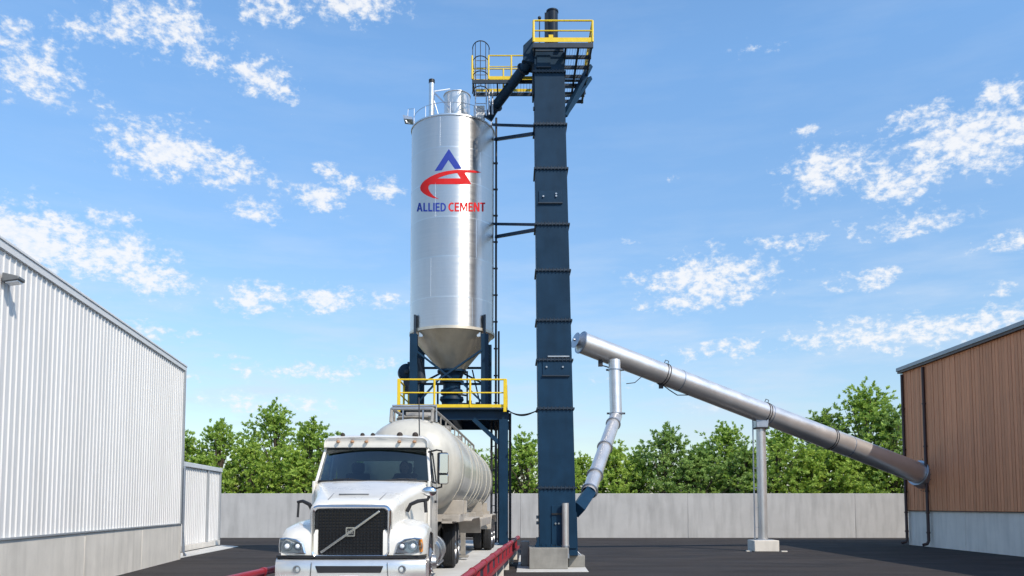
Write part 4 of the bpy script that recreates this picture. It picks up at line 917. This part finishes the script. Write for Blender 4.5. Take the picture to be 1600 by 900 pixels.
em = part('grille_emblem', b, 'chrome', gp); b = MB(); b.box((-.056,.058,zc-.056),(.056,.068,zc+.056)); part('emblem_field', b, 'black', em) if False else part('emblem_field', b, 'black', gp)
b = MB()
for (x0_,x1_,z0_,z1_) in ((-.042,-.032,-.03,.03),(-.042,-.016,-.03,-.02),(-.01,.0,-.026,.03),(-.01,.016,.02,.03),(.008,.018,-.026,.03),(-.01,.018,-.03,-.022),(.022,.044,.02,.03),(.028,.038,-.03,.03)): b.box((x0_,.047,zc+z0_),(x1_,.0575,zc+z1_))
part('emblem_glyphs', b, 'chrome', gp)
# fenders
def fsec(y, s):
    t = (y-.06)/2.05; 
    tops = [(.06,.98),(.12,1.06),(.25,1.13),(.5,1.20),(.9,1.255),(1.3,1.26),(1.7,1.19),(1.95,1.05),(2.12,.86)]
    wt_ = next((tops[i][1]+(tops[i+1][1]-tops[i][1])*(y-tops[i][0])/(tops[i+1][0]-tops[i][0]) for i in range(len(tops)-1) if tops[i][0] <= y <= tops[i+1][0]), .86)
    dy = abs(y-1.25); bot = .52+math.sqrt(max(0,.60**2-dy*dy)) if dy < .60 else .46
    bot = max(.46 if y > 1.9 else .60, bot) if dy < .62 else (.71 if y < .7 else .5)
    bot = min(bot, wt_-.05)
    ho = 1.19 - .09*max(0,(.5-y)/.44)**1.5
    p = [(.52,bot),(.52,wt_+.08),(.72,wt_+.03),(.90,wt_),(1.02,wt_-.025),(ho-.06,wt_-.075),(ho-.015,wt_-.14),(ho,min(wt_-.2,wt_-.2)),(ho,bot) if bot < wt_-.2 else (ho,wt_-.21)]
    return [(s*x, y, z) for x, z in p]
for s in (-1,1):
    ys = [.06,.10,.16,.25,.38,.5,.64,.66,.72,.8,.9,1.05,1.25,1.45,1.6,1.7,1.78,1.84,1.87,1.95,2.12]
    b = MB(); b.loft([fsec(y, s) for y in ys]); fd = part('fender', b, WH, tk, smooth=45)
    b = MB(); n = 14; b.loft([[(s*1.175, 1.25+rr*cos(a), .52+rr*sin(a)) for rr in (.60,.565)] + [(s*.7, 1.25+rr*cos(a), .52+rr*sin(a)) for rr in (.565,.60)] for a in [pi*i/n for i in range(n+1)]]); part('wheel_arch', b, 'black', tk)
    # headlight
    hp = [(.70,.735),(.745,.90),(.86,.965),(1.02,.99),(1.135,.975),(1.15,.86),(1.14,.745),(.95,.722)]
    hl = MB(); hl.prism([(s*x,.045+.14*max(0,x-.7)**2*2,z) for x,z in hp], (0,.06,0)); h_ = part('headlight', hl, 'silver', tk, bevel=.01)
    b = MB()
    cxh, czh = sum(p[0] for p in hp)/8, sum(p[1] for p in hp)/8
    b.loft([[(s*x,.040+.14*max(0,x-.7)**2*2,z) for x,z in hp], [(s*(cxh+(x-cxh)*.9),.022+.14*max(0,x-.7)**2*2,czh+(z-czh)*.88) for x,z in hp]], cap=False); part('headlight_bezel', b, 'chrome', h_, smooth=True)
    for cx_, rr in ((1.0,.082),(.83,.07)):
        b = MB(); yy = .03+.14*(cx_-.7)**2*2; b.lathe((s*cx_,yy,.855), [(rr,.0),(rr*.92,.008),(rr*.8,-.015),(rr*.45,-.03),(0,-.032)], axis=(0,-1,0), n=24); part('reflector', b, 'chrome', h_, smooth=True)
        b = MB(); b.lathe((s*cx_,yy-.012,.855), [(rr*.5,.0),(rr*.45,.02),(rr*.25,.032),(0,.036)], axis=(0,-1,0), n=20); part('projector_lens', b, 'lens_white', h_, smooth=True)
    if s > 0: b = MB(); b.prism([(s*1.095,.06,.755),(s*1.09,.06,.955),(s*1.142,.075,.965),(s*1.155,.11,.86),(s*1.15,.09,.76)], (0,.05,0)); part('turn_signal', b, 'amber', h_, bevel=.006)
    b = MB(); b.add([(s*(cxh+(x-cxh)*.93), .012+.14*max(0,x-.7)**2*2, czh+(z-czh)*.92) for x,z in hp], [tuple(range(8))]); part('headlight_glass', b, 'lamp_glass', h_)
# bumper
def bsec(t, z0_, z1_, off=0):
    x = 1.2*t; y = .0+.03*abs(t)**2+.16*max(0,abs(t)-.55)**1.6*2; return x, y+off
bx = [-1,-.97,-.9,-.8,-.7,-.6,-.4,-.2,0,.2,.4,.6,.7,.8,.9,.97,1]
secs = []
for t in bx:
    x, y = bsec(t,0,0); secs.append([(x,y+.05,.24),(x,y+.0,.28),(x,y-.02,.36),(x,y-.02,.55),(x,y+.01,.625),(x,y+.05,.655),(x,y+.13,.66),(x,y+.13,.24)])
secs = [[(-1.205,.62,z) if i < 6 else (-1.17,.62,z) for i,(x,y,z) in enumerate(secs[0])]] + secs + [[(1.205,.62,z) if i < 6 else (1.17,.62,z) for i,(x,y,z) in enumerate(secs[-1])]]
b = MB(); b.loft(secs); bp_ = part('bumper', b, 'bumper_chrome', tk, smooth=40)
b = MB(); b.loft([[(bsec(t,0,0)[0]*.995, bsec(t,0,0)[1]+.015, z) for z in (.662,.70)]+[(bsec(t,0,0)[0]*.995, bsec(t,0,0)[1]+.12, z) for z in (.70,.662)] for t in bx]); part('bumper_strip', b, 'black', tk)
b = MB(); b.prism([(-.54,-.028,.545),(.54,-.028,.545),(.50,-.028,.435),(-.50,-.028,.435)], (0,.02,0)); part('bumper_slot', b, 'black', bp_, bevel=.012)
for s in (-1,1):
    b = MB(); x, y = bsec(.72*s,0,0); b.lathe((x-.03*s,y-.02,.49), [(.062,0),(.062,.02),(.045,.02),(.04,.005),(0,.0)], axis=(0,-1,0), n=20); part('fog_lamp', b, 'lamp_grey', bp_, smooth=True)
    b = MB(); b.beam((s*.62,-.0225,.28),(s*.60,-.0225,.60),.008,.006); part('bumper_joint', b, 'black', bp_)
b = MB(); b.box((-.15,-.045,.30),(.15,-.03,.405)); part('number_plate', b, 'plate', bp_, bevel=.004)
# cab
def cs(s, y, z): 
    k = max(0, z-1.94)*.13; return (s*(1.09-k), y, z)
def yA(z): return 2.32 + (z-1.94)*.62     # windscreen line
def slab(mb, s, q, th=.05):
    mb.hexa([cs(s,y,z) for y,z in q] and [ (cs(s,*q[0])), cs(s,*q[1]), (cs(s,*q[1])[0]-s*th, q[1][0], q[1][1]), (cs(s,*q[0])[0]-s*th, q[0][0], q[0][1]),
             cs(s,*q[3]), cs(s,*q[2]), (cs(s,*q[2])[0]-s*th, q[2][0], q[2][1]), (cs(s,*q[3])[0]-s*th, q[3][0], q[3][1])])
YB = 3.95; ZW, ZH = 1.95, 2.61
b = MB()
for s in (-1,1):
    slab(b, s, [(2.1,.72),(YB,.72),(YB,ZW),(2.1,ZW)]); slab(b, s, [(3.5,ZW),(YB,ZW),(YB,ZH),(3.5,ZH)]); slab(b, s, [(yA(ZW)-.02,ZW),(yA(ZW)+.12,ZW),(yA(ZH)+.12,ZH),(yA(ZH)-.02,ZH)], .05)
    slab(b, s, [(yA(ZH)+.12,ZH-.06),(3.5,ZH-.06),(3.5,ZH),(yA(ZH)+.12,ZH)])
b.box((-1.08,YB-.05,.72),(1.08,YB,2.0)); b.box((-.99,YB-.05,2.0),(-.6,YB,ZH)); b.box((.6,YB-.05,2.0),(.99,YB,ZH)); b.box((-.6,YB-.05,2.42),(.6,YB,ZH)); b.box((-.98,2.2,.70),(.98,YB-.05,.9))
part('cab_body', b, WH, tk, bevel=.02)
b = MB()
def rsec(y, hw, z0_, z1_, cr=.1):
    pts = [(-hw,y,z0_)]
    for i in range(6): a = pi-i*(pi/2)/5; pts.append((-hw+cr+cr*cos(a),y,z1_-cr+cr*sin(a)))
    for t_ in (-.5,0,.5): pts.append((t_*hw,y,z1_+.02*(1-t_*t_)))
    for i in range(6): a = pi/2-i*(pi/2)/5; pts.append((hw-cr+cr*cos(a),y,z1_-cr+cr*sin(a)))
    pts.append((hw,y,z0_)); return pts
b.loft([rsec(2.64,.965,2.61,2.74,.06), rsec(2.60,.985,2.61,2.79,.10), rsec(2.66,1.005,2.61,2.82,.14), rsec(2.9,1.01,2.61,2.86,.16), rsec(3.4,1.01,2.61,2.88,.16), rsec(YB,1.0,2.61,2.84,.14)]); part('cab_roof', b, WH, tk, smooth=45)
# windscreen (slightly bowed) and rubber frame
def wsp(x, z, off=0): return (x, yA(z)-.06+.10*x*x+off, z)
b = MB(); nx = 12; rows = []
for z in (1.965, 2.25, 2.60):
    hw = 1.055-(z-1.94)*.13; rows.append([wsp(-hw+2*hw*i/nx, z) for i in range(nx+1)])
b.loft(rows, cap=False, closed=False); part('windscreen', b, 'glass', tk, smooth=True)
b = MB(); lp_ = []
hwf = lambda z: 1.06-(z-1.94)*.13
for i in range(nx+1): lp_.append(wsp(-hwf(1.955)+2*hwf(1.955)*i/nx, 1.955, -.01))
for i in range(1,5): z = 1.955+.65*i/4; lp_.append(wsp(hwf(z), z, -.01))
for i in range(1,nx+1): lp_.append(wsp(hwf(2.605)-2*hwf(2.605)*i/nx, 2.605, -.01))
for i in range(1,5): z = 2.605-.65*i/4; lp_.append(wsp(-hwf(z), z, -.01))
b.path(lp_, .024, 6, False); part('windscreen_seal', b, 'black', tk)
for (xa, xb_) in ((-.75,-.1),(.15,.82)):
    b = MB(); b.path([wsp(xb_ if xa < 0 else xa-.0, 1.955, -.03), wsp((xa+xb_)/2, 1.995, -.035), wsp(xa if xa < 0 else xb_, 1.99, -.035)], .012, 6); part('wiper', b, 'black', tk)
for s in (-1,1):
    b = MB(); q = [(yA(ZW)+.12,ZW),(3.5,ZW),(3.5,ZH-.06),(yA(ZH-.06)+.12,ZH-.06)]; b.add([(cs(s,*p)[0]-s*.02,p[0],p[1]) for p in q], [(0,1,2,3)]); part('side_window', b, 'glass', tk)
    b = MB(); b.path([(cs(s,*p)[0]+s*.002,p[0],p[1]) for p in q+q[:1]], .016, 5, False); part('window_seal', b, 'black', tk)
    b = MB(); b.box((s*1.09-(.0 if s>0 else .035),3.1,1.55),(s*1.09+(.035 if s>0 else 0),3.3,1.60)); b.box((s*1.09-.004,2.36,.85),(s*1.09+.004,2.372,1.93)); b.box((s*1.09-.004,3.55,.85),(s*1.09+.004,3.562,1.93)); part('door_handle', b, 'black', tk)
    b = MB(); b.box((s*.95-.12,2.5,.40),(s*.95+.12,3.5,.46)); b.box((s*.95-.05,2.55,.45),(s*.95+.05,3.45,.72)); part('cab_step', b, 'alu', tk, bevel=.01)
    if s < 0:
        b = MB(); b.path([(s*.80,.95,1.40), (s*.86,.92,1.52), (s*.98,.95,1.575), (s*1.08,1.0,1.56)], [.035,.035,.03,.025], 8); b.path([(s*1.06,.99,1.56),(s*1.07,.98,1.30)], .02, 8); part('hood_mirror_arm', b, 'black', tk, smooth=True); continue
    # big mirror
    mx_ = s*1.30; b = MB(); b.box((mx_-.10,2.30,1.90),(mx_+.10,2.42,2.50)); mi = part('mirror', b, 'black', tk, bevel=.03)
    b = MB(); b.loft([[(mx_+(.03 if s>0 else -.03)+x,2.285+y_,2.20+z) for x,y_,z in rrect(.085,-.10,.28,.03,0)], [(mx_+(.03 if s>0 else -.03)+x,2.265,2.20+z) for x,y_,z in rrect(.075,-.09,.27,.03,0)]]); b.loft([[(mx_+(.03 if s>0 else -.03)+x,2.285,2.0+z) for x,y_,z in rrect(.085,-.09,.08,.02,0)], [(mx_+(.03 if s>0 else -.03)+x,2.265,2.0+z) for x,y_,z in rrect(.075,-.08,.07,.02,0)]]); part('mirror_shell', b, 'chrome', mi, smooth=True)
    b = MB(); b.path([cs(s,2.55,2.52), (s*1.18,2.42,2.55), (s*1.28,2.38,2.53), (s*1.28,2.37,2.46)], .018, 6); part('mirror_arm', b, 'black', mi); b = MB(); b.path([cs(s,2.5,1.86), (s*1.17,2.40,1.82), (s*1.28,2.38,1.85), (s*1.28,2.37,1.93)], .018, 6); part('mirror_arm', b, 'black', mi)
    # hood mirror on its black arm
    b = MB(); b.path([(s*.80,.95,1.40), (s*.86,.92,1.52), (s*.98,.95,1.575), (s*1.14,1.0,1.60), (s*1.17,1.0,1.66)], [.035,.035,.035,.03,.03], 8); b.path([(s*1.10,.99,1.60),(s*1.12,.98,1.38)], .03, 8); hm = part('hood_mirror_arm', b, 'black', tk, smooth=True)
    b = MB(); b.ball((s*1.17,1.0,1.74), (.13,.06,.085), 16, 10); part('hood_mirror', b, 'chrome' if s > 0 else 'black', hm, smooth=True)
# roof lamps
for x in (-.72,-.45,-.18,.45,.74)[0:5]:
    b = MB(); b.ball((x,2.60,2.72), (.04,.035,.028), 12, 8); part('roof_lamp', b, 'amber_dim', tk, smooth=True)
for x in (-.66,-.28,-.08,.44,.74):
    b = MB(); b.ball((x,2.75,2.86), (.045 if x < .4 else .06,.06,.045 if x < .4 else .06), 10, 6); part('roof_horn', b, 'hair', tk, smooth=True)
b = MB(); b.tube((.80,3.0,2.6),(.72,3.6,3.7),.012,6); part('antenna', b, 'black', tk)
# interior
b = MB(); b.loft([[(x,y,z) for x in (-.93,.93) for (y,z) in ((2.36,1.90),(2.85,1.88))]][:0] or [[(-.93,2.3,1.75),(-.93,2.36,1.92),(-.93,2.75,1.90),(-.93,2.85,1.6)],[(.93,2.3,1.75),(.93,2.36,1.92),(.93,2.75,1.90),(.93,2.85,1.6)]]); part('dashboard', b, 'interior', tk)
for sx_ in (-.48,.48):
    b = MB(); b.box((sx_-.25,3.0,1.3),(sx_+.25,3.5,1.45)); b.box((sx_-.24,3.42,1.45),(sx_+.24,3.56,2.15)); b.box((sx_-.13,3.44,2.15),(sx_+.13,3.54,2.36)); part('seat', b, 'interior', tk, bevel=.05)
b = MB(); sw = Vector((.48,2.82,1.93)); b.path([sw+Vector((.21*cos(a), .10*sin(a), .19*sin(a))) for a in [2*pi*i/24 for i in range(25)]], .016, 6, False); b.tube(sw, sw+Vector((0,-.15,-.2)), .03, 8); b.tube(sw+Vector((-.2,0,0)), sw+Vector((.2,0,0)), .015, 6); part('steering_wheel', b, 'black', tk)
b = MB(); b.add([(-.6,YB-.03,2.0),(.6,YB-.03,2.0),(.6,YB-.03,2.42),(-.6,YB-.03,2.42)], [(0,1,2,3)]); part('rear_window', b, 'glass', tk)
# chassis, tanks
b = MB()
for s in (-1,1): b.box((s*.43-.04,.6,.60),(s*.43+.04,9.4,.86))
for y in (.9,2.4,4.4,6.0,9.3): b.box((-.39,y,.62),(.39,y+.12,.84))
b.box((-.6,.3,.45),(.6,2.2,.62)); b.box((-1.0,1.19,.44),(1.0,1.31,.56)); b.box((-.9,6.94,.44),(.9,7.06,.60)); b.box((-.9,8.29,.44),(.9,8.41,.60))
part('chassis', b, 'dark_frame', tk, bevel=.01)
b = MB(); b.lathe((0,7.6,1.0), [(0,0),(.5,0),(.5,.12),(0,.14)], n=28); part('fifth_wheel', b, 'dark_frame', tk)
for s in (-1,1):
    b = MB(); b.lathe((s*.86,3.0+.55,.55), [(0,0),(.30,.0),(.32,.03),(.32,1.67),(.30,1.7),(0,1.7)], axis=(0,1,0), n=32); ft_ = part('fuel_tank', b, 'alu', tk, smooth=True)
    b = MB()
    for y in (3.85,4.85): b.lathe((s*.86,y,.55), [(.322,-.03),(.335,-.03),(.335,.03),(.322,.03)], axis=(0,1,0), n=32, closed=True)
    part('tank_strap', b, 'chrome', ft_, smooth=True)
    b = MB(); b.box((s*1.02-.12,3.6,.28),(s*1.02+.12,5.1,.32)); part('side_step', b, 'alu', tk, bevel=.01)
    wheel(tk, s*1.04, 1.25, .52, s); wheel(tk, s*1.15, 7.0, .545, s, True, .545, .30); wheel(tk, s*1.15, 8.35, .545, s, True, .545, .30)
b = MB(); b.tube((.62,4.15,.9),(.62,4.15,2.3),.07,12); b.box((-.9,4.2,.86),(.9,5.2,.92)); part('deck_plate', b, 'grimy_grey', tk)

# ------------------------------------------------------------------ tank trailer
tX = lambda Y: -2.24 + .034*(Y-18.3)
tl = thing('tank_trailer', (tX(17.9), 17.9, DZ), 'off-white cement tanker trailer with catwalk on top coupled behind the white cab', 'trailer', rotz=-math.atan(.034))
def tsec(y, k, cz=2.38, a=1.11, c_=1.08, dz=0, n=40):
    out_ = []
    for i in range(n):
        t = 2*pi*i/n; ex = .92; cx_, sz_ = cos(t), sin(t)
        out_.append((a*k*math.copysign(abs(cx_)**ex, cx_), y, cz+dz+c_*k*math.copysign(abs(sz_)**ex, sz_)))
    return out_
b = MB(); TL = 13.4
secs = [tsec(0,.02),tsec(.01,.25),tsec(.05,.48),tsec(.13,.68),tsec(.26,.84),tsec(.42,.93),tsec(.62,.98),tsec(.9,1.0)]
for i in range(1, 14): y = .9+(TL-1.8)*i/14; secs.append(tsec(y, 1.0))
secs += [tsec(TL-.9,1.0),tsec(TL-.5,.96),tsec(TL-.25,.86),tsec(TL-.08,.66),tsec(TL-.01,.3),tsec(TL,.02)]
b.loft(secs); tb = part('tank', b, 'tank_white', tl, smooth=60)
def hoop(y, w_=.06, d_=.02, m='tank_white', k=1.0):
    b = MB(); b.loft([tsec(y-w_/2,k*(1+.001)), tsec(y-w_/2,k*(1+d_)), tsec(y+w_/2,k*(1+d_)), tsec(y+w_/2,k*(1+.001))], cap=False); part('hoop_band', b, m, tb, smooth=True)
for y, w_ in ((1.0,.05),(3.6,.05),(5.2,.09),(6.3,.16),(7.3,.16),(9.3,.06),(11.4,.06)): hoop(y, w_, .014)
b = MB(); b.loft([tsec(.95,1.002)[8:13], tsec(.95,1.01)[8:13]], cap=False, closed=False)
# catwalk with rails and manholes
b = MB(); b.box((-.38,.9,3.50),(.38,12.2,3.53)); 
for y in [1.0+i*1.1 for i in range(11)]: b.box((-.42,y,3.38),(.42,y+.06,3.50))
part('catwalk', b, 'grimy_grey', tl)
for s in (-1,1):
    b = MB(); b.path([(s*.46,.5,3.35),(s*.46,.6,3.66),(s*.46,4.0,3.68),(s*.46,12.0,3.66),(s*.46,12.3,3.4)], .035, 8)
    for y in [1.0+i*1.1 for i in range(11)]: b.tube((s*.46,y,3.42),(s*.46,y,3.67),.02,6)
    part('catwalk_rail', b, 'grimy_grey', tl, smooth=True)
b = MB(); b.path([(-.46,.6,3.66),(.46,.6,3.66)], .035, 8); b.path([(-.5,.95,3.4),(-.5,.95,3.76),(.5,.95,3.76),(.5,.95,3.4)], .035, 8); b.path([(-.2,.55,3.25),(-.2,.6,3.66)],.02,6); b.path([(.25,.55,3.25),(.25,.6,3.66)],.02,6); part('front_hoop', b, 'alu', tl, smooth=True)
for y in (2.0, 5.4, 8.8):
    b = MB(); b.lathe((0,y,3.40), [(.30,0),(.30,.18),(.34,.18),(.34,.24),(.28,.30),(0,.33)], n=28); b.box((-.36,y-.04,3.66),(.36,y+.04,3.74)); part('manhole', b, 'grimy_grey', tl, smooth=True)
b = MB(); b.path([(.55,1.0,3.28),(.62,3,3.26),(.62,8,3.26),(.9,9.0,2.9)], .05, 10); part('air_pipe', b, 'grimy_grey', tl, smooth=True)
# frame, wheels, fenders
b = MB()
for s in (-1,1): b.box((s*.48-.05,.6,1.16),(s*.48+.05,13.0,1.36)); b.box((s*.78-.12,.7,1.10),(s*.78+.12,3.1,1.22)); b.box((s*1.02-.04,.7,1.13),(s*1.02+.04,3.2,1.30))
for y in (.7,3.0,6.0,9.2,12.6): b.box((-1.0,y,1.14),(1.0,y+.12,1.30))
b.box((-1.1,1.2,1.30),(1.1,1.34,1.62)); b.box((-1.05,2.6,1.30),(1.05,2.74,1.62)); b.box((-.95,9.2,1.30),(.95,9.34,1.6)); b.box((-.95,12.0,1.3),(.95,12.14,1.6))
part('trailer_frame', b, 'fender_beige', tl, bevel=.01)
for s in (-1,1):
    b = MB(); sx0, sx1 = (s*.62, s*1.24) if s > 0 else (s*1.24, s*.62)
    prof = [(1.8,1.13),(2.2,1.17),(4.4,1.17),(4.75,1.0),(4.9,.75)]
    b.loft([[(sx0,y,z),(sx1,y,z),(sx1,y,z+.04),(sx0,y,z+.04)] for y,z in prof]); part('mudguard', b, 'fender_beige', tl, bevel=.01)
    b = MB(); prof = [(9.6,.72),(9.8,1.02),(10.1,1.16),(12.6,1.16),(12.9,.9)]
    b.loft([[(sx0,y,z),(sx1,y,z),(sx1,y,z+.04),(sx0,y,z+.04)] for y,z in prof]); b.box((min(s*1.14,s*1.24),5.2,.92),(max(s*1.14,s*1.24),9.5,1.14)); part('side_guard', b, 'fender_beige', tl, bevel=.01)
    b = MB(); b.box((s*.7-.07,5.4,.12),(s*.7+.07,5.54,1.16)); b.box((s*.7-.15,5.3,.06),(s*.7+.15,5.64,.12)); part('landing_leg', b, 'grimy_grey', tl, bevel=.01)
    wheel(tl, s*1.08, 10.5, .52, s, True); wheel(tl, s*1.08, 11.85, .52, s, True)
b = MB(); b.box((-.95,10.44,.42),(.95,10.56,.62)); b.box((-.95,11.79,.42),(.95,11.91,.62)); b.box((-.5,10.0,.62),(-.4,12.4,1.16)); b.box((.4,10.0,.62),(.5,12.4,1.16)); part('axle', b, 'dark_frame', tl)
for k, (sx_, y) in enumerate(((0,7.4),(0,4.6))):
    b = MB(); b.lathe((sx_,y,.62), [(.1,0),(.14,.05),(.62,.78)], n=24); part('discharge_hopper', b, 'fender_beige', tl, smooth=True)
b = MB(); b.tube((.3,3.5,.62),(.3,9.5,.62),.07,12); part('discharge_pipe', b, 'grimy_grey', tl, smooth=True)

# ------------------------------------------------------------------ driver
Mt = Matrix.Translation(Vector((-2.58,13.3,DZ))) @ Matrix.Rotation(ang, 4, 'Z')
dr = thing('person', (-2.58,13.3,DZ), 'driver in dark clothes behind the windscreen with both hands on the steering wheel', 'person', rotz=ang)
V_, E_, RR = [], [], []
def jn(p, r, par=None):
    V_.append(p); RR.append(r)
    if par is not None: E_.append((par, len(V_)-1))
    return len(V_)-1
o = (.48, 3.28); pel = jn((o[0],o[1],1.56), .16)
sp1 = jn((o[0],o[1]+.03,1.78), .15, pel); sp2 = jn((o[0],o[1]+.02,1.99), .15, sp1); nk = jn((o[0],o[1]-.01,2.11), .06, sp2); hd = jn((o[0],o[1]-.03,2.19), .065, nk)
for s in (-1,1):
    hip = jn((o[0]+s*.11,o[1]-.05,1.54), .095, pel); kn = jn((o[0]+s*.15,o[1]-.45,1.58), .07, hip); an = jn((o[0]+s*.14,o[1]-.60,1.16), .045, kn); jn((o[0]+s*.14,o[1]-.76,1.10), .04, an)
    shd = jn((o[0]+s*.19,o[1]+.01,2.02), .065, sp2); elb = jn((o[0]+s*.27,o[1]-.16,1.80), .047, shd); wr = jn((o[0]+s*.20,o[1]-.37,1.93), .030, elb); pm_ = jn((o[0]+s*.20,o[1]-.42,1.95), .030, wr)
    for k in range(4):
        f1 = jn((o[0]+s*(.185+.012*k),o[1]-.465,1.975-.022*k), .010, pm_); f2 = jn((o[0]+s*(.20+.010*k),o[1]-.488,1.955-.022*k), .009, f1); jn((o[0]+s*(.222),o[1]-.47+.004*k,1.94-.02*k), .008, f2)
    t1 = jn((o[0]+s*.17,o[1]-.43,1.985), .010, pm_); jn((o[0]+s*.19,o[1]-.46,2.0), .009, t1)
me = bpy.data.meshes.new('body'); me.from_pydata(V_, E_, []); bo = bpy.data.objects.new('body', me); COL.objects.link(bo); bo.parent = dr
sk = bo.modifiers.new('skin', 'SKIN')
if not me.skin_vertices: bpy.context.view_layer.objects.active = bo
sl = me.skin_vertices[0].data if me.skin_vertices else None
if sl:
    for i, r_ in enumerate(RR): sl[i].radius = (r_, r_)
    sl[0].use_root = True
su = bo.modifiers.new('smooth', 'SUBSURF'); su.levels = 1; su.render_levels = 1
me.materials.append(MAT['cloth'])
b = MB(); b.ball((o[0],o[1]-.04,2.26), (.078,.095,.118), 20, 14); b.ball((o[0],o[1]-.14,2.245), (.014,.022,.02), 8, 6); b.ball((o[0]-.08,o[1]-.03,2.25), (.012,.02,.03), 8, 6); b.ball((o[0]+.08,o[1]-.03,2.25), (.012,.02,.03), 8, 6); b.tube((o[0],o[1]-.01,2.08),(o[0],o[1]-.03,2.2),.055,12); hdp = part('head', b, 'skin', dr, smooth=True)
b = MB(); b.ball((o[0],o[1]-.015,2.30), (.084,.092,.10), 20, 12); part('hair', b, 'hair', hdp, smooth=True)
b = MB()
for s in (-1,1): b.ball((o[0]+s*.03,o[1]-.128,2.265), (.014,.006,.008), 8, 5)
b.ball((o[0],o[1]-.128,2.205), (.026,.006,.006), 8, 5); part('face_features', b, 'hair', hdp, smooth=True)
